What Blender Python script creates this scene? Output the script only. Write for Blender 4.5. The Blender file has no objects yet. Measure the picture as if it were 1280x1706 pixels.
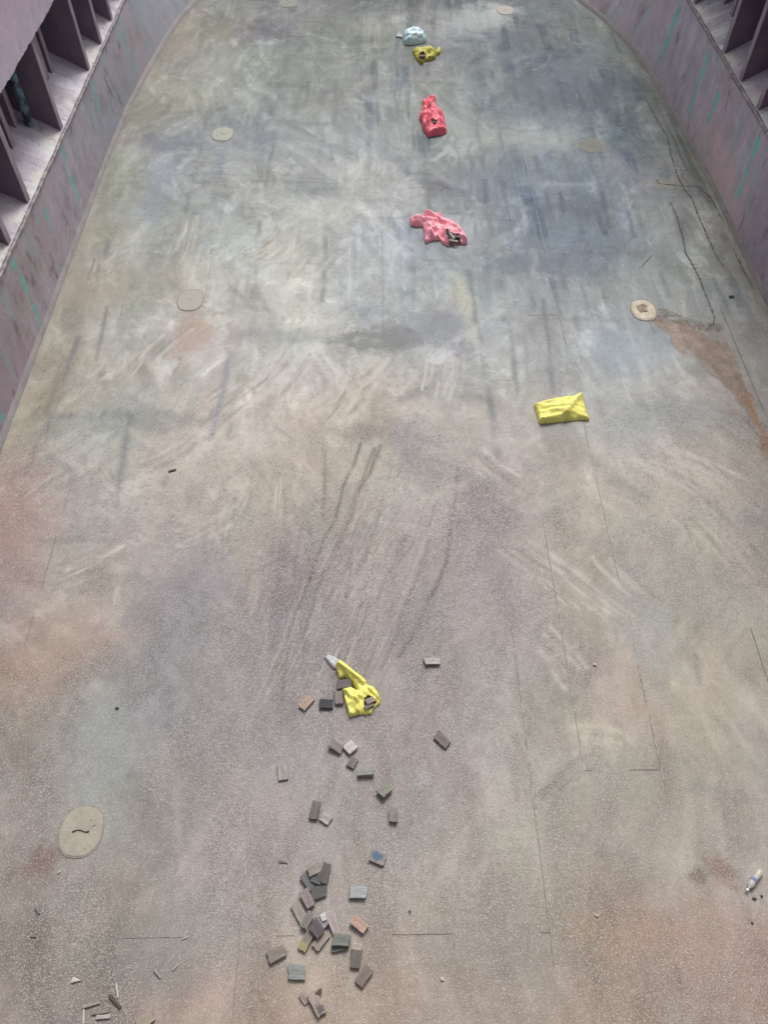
import bpy, bmesh, math, random
import numpy as np
from mathutils import Vector, Matrix, Euler
from mathutils.geometry import delaunay_2d_cdt

# ------------------------------------------------------------------ camera
F, CAMH = 1281.0, 9.5                       # focal length in pixels of the 1280x1706 photograph, eye height in metres
Yc = np.array([-26.0, 1753.0, -1281.0]); Yc /= np.linalg.norm(Yc)
_p = math.atan2(1753, 1281)
Zc = np.array([0.0, math.cos(_p), math.sin(_p)])
Xc = np.cross(Yc, Zc); Xc /= np.linalg.norm(Xc)
R = np.array([Xc, Yc, Zc])
scene = bpy.context.scene
cam = bpy.data.cameras.new('camera'); cam_o = bpy.data.objects.new('camera', cam)
scene.collection.objects.link(cam_o)
cam_o.matrix_world = Matrix([[*R[0], 0], [*R[1], 0], [*R[2], CAMH], [0, 0, 0, 1]])
cam.sensor_fit = 'VERTICAL'; cam.sensor_height = 36.0; cam.lens = F / 1706 * 36
cam.clip_start = 0.1; cam.clip_end = 500
scene.camera = cam_o
# ------------------------------------------------------------------ light
SUN_EL, SUN_AZ = math.radians(52), math.radians(12)       # azimuth measured from +Y towards +X
w = bpy.data.worlds.new('World'); scene.world = w; w.use_nodes = True
nt = w.node_tree; nt.nodes.clear()
sky = nt.nodes.new('ShaderNodeTexSky'); sky.sky_type = 'NISHITA'; sky.sun_disc = False
sky.sun_elevation = SUN_EL; sky.sun_rotation = SUN_AZ; sky.air_density = 1.0; sky.dust_density = 6.0; sky.ozone_density = 1.0
hs = nt.nodes.new('ShaderNodeHueSaturation'); hs.inputs['Saturation'].default_value = 0.18   # overcast
bg = nt.nodes.new('ShaderNodeBackground'); bg.inputs['Strength'].default_value = 0.098
wo = nt.nodes.new('ShaderNodeOutputWorld')
nt.links.new(sky.outputs[0], hs.inputs['Color']); nt.links.new(hs.outputs[0], bg.inputs[0]); nt.links.new(bg.outputs[0], wo.inputs[0])
sl = bpy.data.lights.new('sun', 'SUN'); sl.energy = 1.75; sl.angle = math.radians(20); sl.color = (1.0, 0.97, 0.93)
so = bpy.data.objects.new('sun', sl); scene.collection.objects.link(so)
sd = Vector((math.sin(SUN_AZ) * math.cos(SUN_EL), math.cos(SUN_AZ) * math.cos(SUN_EL), math.sin(SUN_EL)))
so.rotation_euler = sd.to_track_quat('Z', 'Y').to_euler()
vs = scene.view_settings; vs.view_transform = 'Standard'; vs.look = 'None'; vs.gamma = 1.0; vs.use_curve_mapping = False
vs.exposure = 0.39
ALB = 0.80                                  # photographed linear value -> albedo

# ------------------------------------------------------------------ helpers
C = scene.collection
rnd = random.Random(7)
def ray(x, y): return R @ np.array([x - 640.0, 853.0 - y, -F])
def on_floor(x, y, h=0.0):
    d = ray(x, y); t = (h - CAMH) / d[2]
    return Vector((t * d[0], t * d[1], h))
def ppm(y): return 0.5905 * (y + 900) / CAMH          # pixels per metre across at this row of the floor
def lin(c):
    c = np.asarray(c, float) / 255.0
    return np.where(c <= 0.04045, c / 12.92, ((c + 0.055) / 1.055) ** 2.4)
def alb(c): return lin(c) * ALB
def tag(o, label=None, cat=None, group=None, kind=None):
    if label: o['label'] = label
    if cat: o['category'] = cat
    if group: o['group'] = group
    if kind: o['kind'] = kind
    return o
def thing(name, label, cat, loc=(0, 0, 0), group=None):
    o = bpy.data.objects.new(name, None); C.objects.link(o); o.location = loc; o.empty_display_size = 0.2
    return tag(o, label, cat, group)
def mesh_obj(name, verts, faces, mat, parent=None, smooth=False):
    me = bpy.data.meshes.new(name); me.from_pydata([tuple(v) for v in verts], [], [tuple(f) for f in faces]); me.update()
    o = bpy.data.objects.new(name, me); C.objects.link(o)
    if mat: me.materials.append(mat)
    if smooth: me.polygons.foreach_set('use_smooth', [True] * len(me.polygons))
    if parent:
        o.parent = parent
    return o
def bm_obj(name, bm, mat, parent=None, smooth=False):
    me = bpy.data.meshes.new(name); bm.to_mesh(me); bm.free()
    o = bpy.data.objects.new(name, me); C.objects.link(o)
    if mat: me.materials.append(mat)
    if smooth: me.polygons.foreach_set('use_smooth', [True] * len(me.polygons))
    if parent: o.parent = parent
    return o

# numpy value noise
def _vn(x, y, seed):
    r = np.random.RandomState(seed); T = r.rand(256, 256)
    xi = np.floor(x).astype(int); yi = np.floor(y).astype(int); fx = x - xi; fy = y - yi
    fx = fx * fx * (3 - 2 * fx); fy = fy * fy * (3 - 2 * fy)
    a = T[xi & 255, yi & 255]; b = T[(xi + 1) & 255, yi & 255]; c = T[xi & 255, (yi + 1) & 255]; d = T[(xi + 1) & 255, (yi + 1) & 255]
    return (a * (1 - fx) + b * fx) * (1 - fy) + (c * (1 - fx) + d * fx) * fy
def fbm(x, y, sx, sy=None, octv=4, seed=0, gain=0.5):
    sy = sy or sx; s = 0; a = 1; n = 0
    for k in range(octv):
        s = s + a * (_vn(x * sx * 2 ** k + 17.3 * k, y * sy * 2 ** k + 5.1 * k, seed + k) - 0.5); n += a; a *= gain
    return s / n * 2                                     # about -1..1 (mostly within +-0.6)
def sm(a, b, x): t = np.clip((x - a) / (b - a), 0, 1); return t * t * (3 - 2 * t)
def seg_dist(X, Y, pts):
    d = np.full(X.shape, 1e9)
    for (x0, y0), (x1, y1) in zip(pts[:-1], pts[1:]):
        dx, dy = x1 - x0, y1 - y0; L = dx * dx + dy * dy + 1e-12
        t = np.clip(((X - x0) * dx + (Y - y0) * dy) / L, 0, 1)
        d = np.minimum(d, np.hypot(X - x0 - t * dx, Y - y0 - t * dy))
    return d
def in_poly(X, Y, pts):
    c = np.zeros(X.shape, bool); n = len(pts)
    for i in range(n):
        x0, y0 = pts[i]; x1, y1 = pts[(i + 1) % n]
        k = ((y0 > Y) != (y1 > Y)) & (X < (x1 - x0) * (Y - y0) / (y1 - y0 + 1e-12) + x0); c ^= k
    return c

# material helpers
def new_mat(name):
    m = bpy.data.materials.new(name); m.use_nodes = True; n = m.node_tree
    for x in list(n.nodes): n.nodes.remove(x)
    out = n.nodes.new('ShaderNodeOutputMaterial'); b = n.nodes.new('ShaderNodeBsdfPrincipled')
    n.links.new(b.outputs[0], out.inputs[0]); return m, n, b
def N(n, t, **kw):
    x = n.nodes.new('ShaderNode' + t)
    for k, v in kw.items(): setattr(x, k, v)
    return x
def noise(n, co, scale, detail=4, rough=0.6, dist=0.0):
    x = N(n, 'TexNoise'); x.inputs['Scale'].default_value = scale; x.inputs['Detail'].default_value = detail
    x.inputs['Roughness'].default_value = rough; x.inputs['Distortion'].default_value = dist; n.links.new(co, x.inputs['Vector']); return x.outputs['Fac']
def mapr(n, v, a, b, c, d):
    x = N(n, 'MapRange'); n.links.new(v, x.inputs[0])
    for i, q in enumerate((a, b, c, d)): x.inputs[i + 1].default_value = q
    return x.outputs[0]
def mixc(n, fac, a, b, mode='MIX'):
    x = N(n, 'Mix', data_type='RGBA', blend_type=mode)
    for s, v in ((x.inputs[0], fac), (x.inputs[6], a), (x.inputs[7], b)):
        if hasattr(v, 'is_linked') or hasattr(v, 'links'): n.links.new(v, s)
        elif isinstance(v, (int, float)): s.default_value = v
        else: s.default_value = (*v[:3], 1)
    return x.outputs[2]
def coords(n, scale=(1, 1, 1), kind='Object'):
    tc = N(n, 'TexCoord'); mp = N(n, 'Mapping'); mp.inputs['Scale'].default_value = scale
    n.links.new(tc.outputs[kind], mp.inputs['Vector']); return mp.outputs[0]
def bump(n, b, h, strength, dist):
    x = N(n, 'Bump'); x.inputs['Strength'].default_value = strength; x.inputs['Distance'].default_value = dist
    n.links.new(h, x.inputs['Height']); n.links.new(x.outputs[0], b.inputs['Normal'])
def cval(*c): return tuple(float(v) for v in alb(c))
def painted_mat(name, rough=0.75, fine=0.16, bumps=0.25, spec=0.3, salt=False):
    """surface whose stains live in the mesh attribute 'stain' with procedural grain over it"""
    m, n, b = new_mat(name)
    at = N(n, 'Attribute', attribute_name='stain')
    co = coords(n)
    n1 = noise(n, co, 38, 5, 0.7); n2 = noise(n, co, 9, 5, 0.65); n3 = noise(n, co, 120, 2, 0.6)
    f = N(n, 'Math', operation='ADD'); n.links.new(mapr(n, n1, 0.2, 0.8, 1 - fine, 1 + fine), f.inputs[0]); n.links.new(mapr(n, n2, 0.2, 0.8, -fine * 0.6, fine * 0.6), f.inputs[1])
    f2 = N(n, 'Math', operation='ADD'); n.links.new(f.outputs[0], f2.inputs[0]); n.links.new(mapr(n, n3, 0.25, 0.75, -fine * .7, fine * .7), f2.inputs[1])
    vm = N(n, 'VectorMath', operation='SCALE'); n.links.new(at.outputs['Color'], vm.inputs[0]); n.links.new(f2.outputs[0], vm.inputs['Scale'])
    outc = vm.outputs[0]
    if salt:                                              # fine salt and pepper of the worn coating
        for sc, lo, c, k in ((120, .32, cval(216, 210, 203), .75), (78, .24, cval(222, 216, 210), .7), (110, .24, cval(80, 76, 72), .5)):
            vo = N(n, 'TexVoronoi'); vo.inputs['Scale'].default_value = sc; n.links.new(co, vo.inputs['Vector'])
            sp = N(n, 'SeparateColor'); n.links.new(vo.outputs['Color'], sp.inputs[0])
            th = N(n, 'Math', operation='LESS_THAN'); n.links.new(sp.outputs[0], th.inputs[0])
            mu = N(n, 'Math', operation='MULTIPLY'); n.links.new(at.outputs['Alpha'], mu.inputs[0]); mu.inputs[1].default_value = .62; n.links.new(mu.outputs[0], th.inputs[1])
            ds = N(n, 'Math', operation='LESS_THAN'); n.links.new(vo.outputs['Distance'], ds.inputs[0]); ds.inputs[1].default_value = lo + .08
            m2 = N(n, 'Math', operation='MULTIPLY'); n.links.new(th.outputs[0], m2.inputs[0]); n.links.new(ds.outputs[0], m2.inputs[1])
            m3 = N(n, 'Math', operation='MULTIPLY'); n.links.new(m2.outputs[0], m3.inputs[0]); m3.inputs[1].default_value = k
            outc = mixc(n, m3.outputs[0], outc, c)
    n.links.new(outc, b.inputs['Base Color'])
    b.inputs['Roughness'].default_value = rough; b.inputs['Specular IOR Level'].default_value = spec
    bump(n, b, n1, bumps, 0.01)
    return m
def set_stain(me, rgba):
    a = me.color_attributes.new('stain', 'FLOAT_COLOR', 'POINT'); a.data.foreach_set('color', rgba.astype(np.float32).ravel())
def grid_mesh(name, P, mat, parent=None, smooth=True):
    """P: (nu, nv, 3) array of points"""
    nu, nv = P.shape[:2]; me = bpy.data.meshes.new(name)
    me.vertices.add(nu * nv); me.vertices.foreach_set('co', P.astype(np.float32).ravel())
    i = np.arange(nu * nv).reshape(nu, nv)
    q = np.stack([i[:-1, :-1], i[1:, :-1], i[1:, 1:], i[:-1, 1:]], -1).reshape(-1, 4)
    me.loops.add(q.size); me.loops.foreach_set('vertex_index', q.ravel().astype(np.int32))
    me.polygons.add(len(q)); me.polygons.foreach_set('loop_start', (np.arange(len(q)) * 4).astype(np.int32))
    me.update(calc_edges=True); me.validate()
    if smooth: me.polygons.foreach_set('use_smooth', np.ones(len(q), bool))
    me.materials.append(mat)
    o = bpy.data.objects.new(name, me); C.objects.link(o)
    if parent: o.parent = parent
    return o

# ------------------------------------------------------------------ the floor of the hold (steel tank top) and its stains
# floor tone by place, darkest at the far end: rows along the hold (Y, metres), columns across (X, metres)
GX = np.array([-6, -4.5, -3, -1.5, 0, 1.5, 3, 4.5, 6, 7.5])
GRID = {
 26.5: [(120,125,122),(118,122,120),(108,112,116),(100,104,108),(92,97,100),(84,87,91),(84,90,94),(90,98,101),(108,114,115),(120,124,120)],
 24: [(140,135,128),(130,132,124),(112,115,118),(120,126,120),(122,126,122),(130,134,130),(126,134,134),(92,101,106),(118,128,128),(132,138,130)],
 22: [(148,145,135),(146,148,140),(128,134,130),(125,130,126),(120,126,122),(128,132,128),(108,118,118),(90,100,107),(118,128,128),(142,147,138)],
 20: [(150,150,140),(146,149,141),(135,140,137),(140,143,140),(140,145,142),(138,142,138),(115,124,126),(94,105,113),(108,118,124),(142,144,140)],
 18: [(154,156,148),(142,146,148),(142,146,150),(146,150,151),(147,150,153),(140,143,143),(146,151,148),(132,142,142),(115,125,132),(148,150,143)],
 16: [(158,160,150),(147,152,154),(156,160,157),(156,160,160),(160,164,166),(132,138,143),(126,134,141),(105,116,126),(134,142,144),(154,156,148)],
 14: [(160,160,150),(158,162,156),(168,172,168),(173,175,170),(168,173,177),(146,154,161),(130,140,150),(119,130,140),(150,156,154),(166,167,159)],
 12.3: [(158,155,145),(166,165,158),(174,177,174),(178,180,176),(172,176,178),(160,164,167),(151,156,158),(154,160,159),(160,163,159),(165,164,157)],
 10.6: [(162,158,148),(168,168,164),(176,171,165),(184,182,176),(170,171,168),(168,170,172),(166,167,167),(161,166,171),(163,162,157),(166,163,156)],
 9: [(165,160,148),(166,166,159),(180,172,165),(183,176,169),(184,175,166),(174,169,163),(166,163,159),(168,170,168),(166,162,157),(165,160,152)],
 7.4: [(166,146,139),(165,158,154),(178,168,160),(181,173,163),(166,159,150),(160,152,148),(165,160,152),(175,169,160),(172,165,155),(166,158,148)],
 6: [(156,140,134),(166,156,146),(166,159,151),(150,143,141),(156,149,144),(150,140,143),(160,152,143),(169,163,152),(166,162,150),(164,158,148)],
 4.7: [(128,124,120),(158,145,135),(138,134,136),(145,138,140),(153,146,146),(158,150,150),(160,154,145),(165,161,149),(160,158,146),(160,154,145)],
 3.5: [(126,121,116),(136,131,126),(145,143,142),(148,142,143),(155,148,146),(160,153,149),(166,159,148),(168,163,153),(162,156,148),(160,154,145)],
 2.4: [(135,129,125),(144,137,132),(145,141,137),(150,145,141),(158,152,147),(165,157,149),(160,154,144),(165,157,147),(160,152,143),(160,152,143)],
 1.4: [(132,126,122),(141,134,129),(148,142,137),(155,148,141),(162,153,145),(162,154,145),(165,151,139),(162,146,136),(160,146,136),(160,150,140)],
 0.4: [(132,124,118),(139,129,123),(146,137,130),(153,141,132),(160,148,138),(160,148,138),(162,146,135),(160,141,131),(158,140,130),(158,140,130)],
}
GY = np.array(sorted(GRID)); GC = np.array([GRID[k] for k in sorted(GRID)], float)      # (rows, cols, 3)
def grid_colour(X, Y):
    def cub(g, v):
        i = np.clip(np.searchsorted(g, v) - 1, 0, len(g) - 2); t = np.clip((v - g[i]) / (g[i + 1] - g[i]), 0, 1); return i, t * t * (3 - 2 * t)
    i, u = cub(GX, X); j, v = cub(GY, Y); u = u[..., None]; v = v[..., None]
    return (GC[j, i] * (1 - u) + GC[j, i + 1] * u) * (1 - v) + (GC[j + 1, i] * (1 - u) + GC[j + 1, i + 1] * u) * v

xs = np.arange(-7.0, 8.4, 0.024); ys = np.concatenate([np.arange(-3.0, 0.2, 0.2), np.arange(0.2, 12, 0.024), np.arange(12, 30.0, 0.04)])
X, Y = np.meshgrid(xs, ys, indexing='ij')
wx = X + 0.5 * fbm(X, Y, 0.9, 0.7, 4, 11) + 0.10 * fbm(X, Y, 5, 3, 3, 12)
wy = Y + 0.8 * fbm(X, Y, 0.8, 0.6, 4, 21) + 0.15 * fbm(X, Y, 5, 3, 3, 22)
col = grid_colour(wx, wy)
far = sm(7.5, 10.5, Y)                                     # the far half is smeared and blotched, the near half gritty
# swept smears: long soft strokes with a curl to them
cx = X + 0.9 * fbm(X, Y, 0.35, 0.3, 3, 31); cy = Y + 0.9 * fbm(X, Y, 0.35, 0.3, 3, 32)
s1 = fbm(cx, cy, 2.6, 0.7, 5, 41, 0.62); s2 = fbm(cx * 0.8 + cy * 0.6, cy * 0.8 - cx * 0.6, 3.2, 0.8, 5, 51, 0.62)
s3 = fbm(cx * 0.85 - cy * 0.5, cy * 0.85 + cx * 0.5, 4.2, 0.9, 4, 61, 0.62); blot = fbm(X, Y, 1.6, 1.0, 5, 71, 0.6)
sel = sm(-0.25, 0.25, fbm(X, Y, 0.3, 0.25, 2, 81))
sweep = s1 * (1 - sel) + s2 * sel
mid = fbm(cx, cy, 7, 3.2, 5, 75, .7); mid2 = fbm(X, Y, 3.4, 8, 4, 77, .65)
col += (24 * sweep + 16 * np.maximum(s3, 0) + 12 * blot + 11 * mid + 7 * mid2)[..., None] * (0.95 + 0.2 * far)[..., None] - 2
# wispy pale scuffs
wis = sm(0.16, 0.5, fbm(cx + 0.5 * s2, cy + 0.5 * s1, 3.0, 1.3, 5, 91, 0.65)); col += 20 * (wis * (0.55 + 0.5 * sm(5, 9, Y)))[..., None]
# dark grime in patches, bluish in the far right
gr = sm(0.18, 0.55, fbm(cx, cy, 1.3, 1.1, 6, 101, 0.66))
dk = 0.35 + 0.65 * sm(-1, 3.5, X) * sm(12, 15, Y); col -= np.stack([24 * gr * dk, 21 * gr * dk, 16 * gr * dk], -1)
# faint tints of old cargo: pink, green, blue, ochre clouds
for seed, tint, amp in ((111, (5, -3, 3), .55), (121, (-3, 3, -2), .45), (131, (-5, -1, 6), .5), (141, (6, 1, -6), .5)):
    col += (sm(0.05, 0.5, fbm(X, Y, 0.6, 0.5, 4, seed)) * amp)[..., None] * np.array(tint)
# rain-washed lengthwise streaks, densest and bluest in the far right
stk = sm(.08, .42, fbm(X + .06 * fbm(X, Y, 3, 1, 3, 150), Y, 4.6, .28, 4, 151, .55)) * sm(-.25, .25, fbm(X, Y, .8, .9, 3, 152))
stm = sm(9.5, 13, Y) * (.25 + .75 * sm(-2.0, 1.5, X)); col -= np.stack([34 * stk * stm, 29 * stk * stm, 22 * stk * stm], -1)
pst = sm(.15, .5, fbm(X, Y, 6, .5, 4, 153, .6)) * sm(-.2, .3, fbm(X, Y, .9, .6, 3, 154)); col += (15 * pst * sm(7, 10, Y))[..., None]
hst = sm(.12, .45, fbm(X, Y + .1 * X, .8, 6, 4, 155, .6)) * sm(-.1, .3, fbm(X, Y, .7, .8, 3, 156)); col -= (13 * hst * sm(11, 14, Y))[..., None]
bz = (np.exp(-((X - 4.0 - .05 * (Y - 18)) / 2.0) ** 2 - ((Y - 18.5) / 5.0) ** 2) * (.75 + .8 * fbm(X, Y, 1.2, .8, 4, 157)))[..., None] * .42
col = col * (1 - bz) + np.array([100, 112, 124.0]) * bz
def pf(pts): return [tuple(on_floor(*p)[:2]) for p in pts]
def stroke(pts, width, colour, strength, soft=1.0, breakup=0.0, seed=0, world=False):
    """a stain dragged along a line on the plating"""
    q = pts if world else pf(pts)
    x0 = min(p[0] for p in q) - width * 3; x1 = max(p[0] for p in q) + width * 3; y0 = min(p[1] for p in q) - width * 3; y1 = max(p[1] for p in q) + width * 3
    i0, i1 = np.searchsorted(xs, [x0, x1]); j0, j1 = np.searchsorted(ys, [y0, y1])
    if i1 <= i0 or j1 <= j0: return
    a, b = X[i0:i1, j0:j1], Y[i0:i1, j0:j1]
    wob = width * 0.7 * fbm(a, b, 4, 2, 3, 200 + seed)
    d = seg_dist(a + wob, b, q); m = np.exp(-(d / width) ** 2 / soft) * strength
    if breakup: m = m * (1 - breakup + breakup * 2 * sm(-0.25, 0.35, fbm(a, b, 5, 1.6, 4, 300 + seed)))
    m = np.clip(m, 0, 1)[..., None]; col[i0:i1, j0:j1] = col[i0:i1, j0:j1] * (1 - m) + np.array(colour, float) * m
def blob(px, py, rx, ry, colour, strength, ang=0, seed=0, rag=0.5, hard=1.0):
    """a stain; radii in metres, centre given at its place on the floor"""
    c = on_floor(px, py); Rr = max(rx, ry) * 2.6
    i0, i1 = np.searchsorted(xs, [c.x - Rr, c.x + Rr]); j0, j1 = np.searchsorted(ys, [c.y - Rr, c.y + Rr])
    if i1 <= i0 or j1 <= j0: return
    a, b = X[i0:i1, j0:j1] - c.x, Y[i0:i1, j0:j1] - c.y; t = math.radians(ang)
    ab, bb = a + c.x, b + c.y; a = a + .45 * min(ry, .6) * fbm(ab, bb, 2.4, 2.0, 4, 450 + seed, .65); b = b + .9 * min(ry, .6) * fbm(ab, bb, 2.0, 1.6, 5, 460 + seed, .65)
    u = (a * math.cos(t) + b * math.sin(t)) / rx; v = (-a * math.sin(t) + b * math.cos(t)) / ry
    r = np.hypot(u, v) + rag * fbm(a + c.x, b + c.y, 2.2 / max(rx, .35), 2.2 / max(ry, .35), 5, 400 + seed, 0.65) * 1.4
    m = sm(1.25 + 0.3 * (1 - hard), 0.75 - 0.75 * (1 - hard), r) * strength; m = m[..., None]
    col[i0:i1, j0:j1] = col[i0:i1, j0:j1] * (1 - m) + np.array(colour, float) * m
# broad patches
blob(640, 566, .85, .34, (118, 120, 120), .72, 6, 1, .8, .6); blob(720, 545, .8, .5, (128, 132, 140), .5, 0, 2, .6, .5)
blob(475, 560, .7, .2, (140, 143, 142), .45, 0, 3, .6, .5); blob(920, 440, 1.3, .5, (98, 108, 122), .55, -5, 4, .6, .4)
blob(960, 345, .9, .3, (92, 102, 114), .55, 0, 5, .6, .4); blob(940, 150, 1.6, 1.4, (84, 95, 104), .5, 0, 6, .6, .3)
blob(850, 300, 1.2, .9, (118, 128, 138), .4, 0, 7, .6, .3); blob(930, 308, .8, .1, (172, 180, 184), .35, -4, 8, .8, .2)
blob(900, 232, 1.5, .5, (164, 170, 164), .55, 3, 9, .6, .3); blob(810, 225, .9, .35, (160, 166, 160), .4, 0, 10, .6, .3)
blob(280, 236, .9, .35, (112, 116, 128), .6, 0, 11, .5, .5); blob(440, 232, .8, .3, (122, 126, 138), .5, 0, 12, .5, .4)
blob(270, 300, .35, 1.4, (140, 146, 162), .45, 0, 13, .3, .5); blob(300, 80, .55, .9, (158, 146, 134), .5, 0, 14, .4, .4)
blob(445, 50, .6, .7, (98, 100, 108), .5, 0, 15, .6, .4); blob(500, 120, .9, .8, (112, 118, 116), .4, 0, 16, .6, .4)
blob(380, 385, .9, .5, (180, 184, 178), .4, 0, 17, .6, .3); blob(540, 350, .7, .6, (182, 184, 176), .45, 20, 18, .6, .3)
blob(220, 700, 1.3, .32, (130, 134, 130), .5, 0, 19, .6, .4); blob(205, 770, .5, .4, (185, 180, 172), .35, 30, 20, .6, .3)
blob(318, 560, .33, .7, (176, 150, 136), .55, 0, 21, .5, .5); blob(150, 480, .8, .8, (160, 146, 132), .4, 0, 22, .6, .3)
blob(770, 500, .2, .9, (188, 186, 166), .6, 4, 23, .4, .5); blob(1090, 480, .7, .8, (150, 158, 158), .3, 0, 24, .5, .3)
blob(610, 718, .5, .22, (136, 128, 120), .6, 0, 25, .7, .3); blob(685, 730, .4, .4, (140, 130, 142), .5, 0, 26, .7, .3)
blob(690, 655, .4, .1, (130, 130, 132), .5, 30, 27, .7, .3); blob(1110, 690, 1.0, .3, (132, 138, 140), .45, 0, 28, .7, .3)
blob(1060, 580, .9, .6, (154, 168, 178), .45, 0, 29, .5, .3); blob(800, 860, .55, .5, (122, 108, 118), .65, -30, 30, .6, .3)
blob(850, 930, .7, .6, (160, 142, 154), .45, 0, 31, .7, .3); blob(930, 945, .6, .9, (184, 176, 162), .5, 35, 32, .7, .3)
blob(480, 955, .5, .9, (120, 108, 116), .55, 0, 33, .6, .4); blob(350, 960, .8, .6, (128, 126, 134), .45, 0, 34, .6, .3)
blob(385, 870, .4, .6, (146, 152, 144), .45, 0, 35, .6, .3); blob(440, 880, .5, .9, (184, 176, 160), .45, 0, 36, .7, .3)
blob(20, 870, .8, 1.0, (164, 134, 126), .45, 0, 37, .5, .2); blob(90, 1090, .8, .6, (164, 142, 130), .45, 20, 38, .6, .2)
blob(250, 1020, .7, .5, (128, 124, 132), .45, 30, 39, .6, .3); blob(190, 1010, .14, .28, (184, 176, 166), .6, -15, 40, .5, .4)
blob(95, 903, .42, .08, (132, 130, 126), .55, 0, 41, .5, .4); blob(90, 925, .35, .22, (178, 170, 160), .45, 0, 42, .5, .3)
blob(170, 1270, .45, 1.0, (154, 160, 156), .6, 0, 43, .4, .3); blob(60, 1450, .3, .25, (112, 88, 80), .55, 10, 44, .9, .2)
blob(1210, 1448, .21, .20, (124, 94, 84), .6, 0, 45, .9, .2); blob(1160, 1460, .1, .09, (108, 94, 84), .6, 0, 46, .9, .3)
blob(1000, 1290, .6, .3, (166, 168, 155), .5, 15, 47, .5, .3); blob(1000, 1215, .3, .12, (188, 178, 164), .65, -15, 48, .6, .4)
blob(1090, 1040, .5, .9, (150, 154, 158), .45, 0, 49, .5, .3); blob(1180, 1000, .8, .9, (162, 163, 151), .35, 0, 50, .6, .3)
blob(1040, 1560, .8, .2, (166, 142, 120), .5, 0, 51, .5, .3); blob(1180, 1600, 1.0, .7, (164, 134, 122), .4, 0, 52, .5, .2)
blob(850, 1580, .9, .35, (138, 132, 126), .35, 0, 53, .6, .3); blob(300, 1560, .9, .4, (130, 132, 128), .45, 10, 54, .6, .3)
blob(230, 1620, .8, .25, (124, 126, 122), .4, 0, 55, .6, .3); blob(790, 950, 1.0, 1.2, (152, 142, 146), .3, 0, 56, .6, .2)
blob(1120, 830, 1.2, .9, (182, 174, 160), .35, 0, 57, .6, .2); blob(1075, 880, .6, .25, (170, 172, 158), .4, 0, 58, .6, .3)
blob(640, 1190, 1.2, .9, (148, 138, 142), .3, 0, 59, .6, .2); blob(560, 880, .9, 1.2, (150, 142, 132), .35, 0, 60, .6, .2)
blob(985, 243, .36, .3, (142, 138, 124), .6, 0, 61, .5, .6); blob(835, 18, .5, .5, (184, 188, 184), .75, 25, 162, .5, .4); blob(790, 32, 1.5, .8, (170, 175, 172), .7, 35, 62, .5, .3)
blob(1115, 305, .5, .2, (170, 160, 144), .5, 0, 63, .6, .4); blob(365, 268, .16, .8, (142, 146, 160), .4, 0, 64, .4, .3)
blob(300, 775, .5, .35, (190, 182, 170), .4, 0, 65, .6, .3); blob(580, 770, .25, .4, (186, 176, 164), .5, 30, 66, .6, .3)
blob(1050, 655, .5, .1, (186, 186, 180), .45, 18, 67, .6, .3); blob(1000, 720, .9, .2, (160, 164, 164), .4, 0, 68, .6, .3)
# plate edges printed through the dirt: soft dark lines along and across
K = 0
for x0, segs in {-5.5: [(8, 14)], -4.1: [(6.5, 9), (15, 19)], -2.4: [(8.5, 12), (14, 21)], -1.0: [(12, 15), (17, 24)], -.35: [(17, 22)], .55: [(17, 23)], 1.15: [(15, 22)],
                 1.9: [(8, 13), (15, 18)], 2.45: [(9.5, 12.6), (14, 19)], 3.0: [(10, 19)], 3.7: [(10, 17)], 4.4: [(12, 19)], 5.0: [(13, 17)], 5.6: [(12, 16)]}.items():
    for y0, y1 in segs:
        K += 1; stroke([(x0 + rnd.uniform(-.05, .05), y0), (x0, (y0 + y1) / 2), (x0 + rnd.uniform(-.05, .05), y1)], 0.05, (104, 109, 114), .26, 1.6, 1.0, K, world=True)
for y0, x0, x1 in [(11.35, 1.6, 4.6), (13.4, 2.0, 5.5), (15.0, 1.0, 6.0), (17.0, .3, 5.5), (20.2, -2, 3.5), (9.0, -5.6, -2.6), (22.0, -3, 3)]:
    K += 1; stroke([(x0, y0), ((x0 + x1) / 2, y0 + .04), (x1, y0)], 0.07, (110, 114, 117), .22, 1.6, 1.0, K, world=True)
# broom and bucket sweeps: fans of parallel bristle streaks, pale dust dragged over darker grime
def fan(px, py, L, ang, bend, wid, cnt, c=(196, 190, 180), st=.5, thin=.02):
    global K
    o = on_floor(px, py)
    for q_ in range(cnt):
        K += 1; f = (q_ + rnd.uniform(-.4, .4)) / cnt - .5; a0 = math.radians(ang + rnd.uniform(-3, 3)); b0 = math.radians(bend); x, y = o.x - math.sin(a0) * wid * f, o.y + math.cos(a0) * wid * f
        l_ = L * rnd.uniform(.55, 1.1); st0 = rnd.uniform(-.2, .2) * L; x += math.cos(a0) * st0; y += math.sin(a0) * st0; P = [(x, y)]
        for i_ in range(8): aa = a0 + b0 * (i_ + .5) / 8; x += math.cos(aa) * l_ / 8; y += math.sin(aa) * l_ / 8; P.append((x, y))
        dkk = rnd.random() < .3; stroke(P, thin * rnd.uniform(.6, 2.2), tuple(v * .74 for v in c) if dkk else c, st * rnd.uniform(.5, 1.3) * (.8 if dkk else 1), 1.3, .7, K, world=True)
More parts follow.
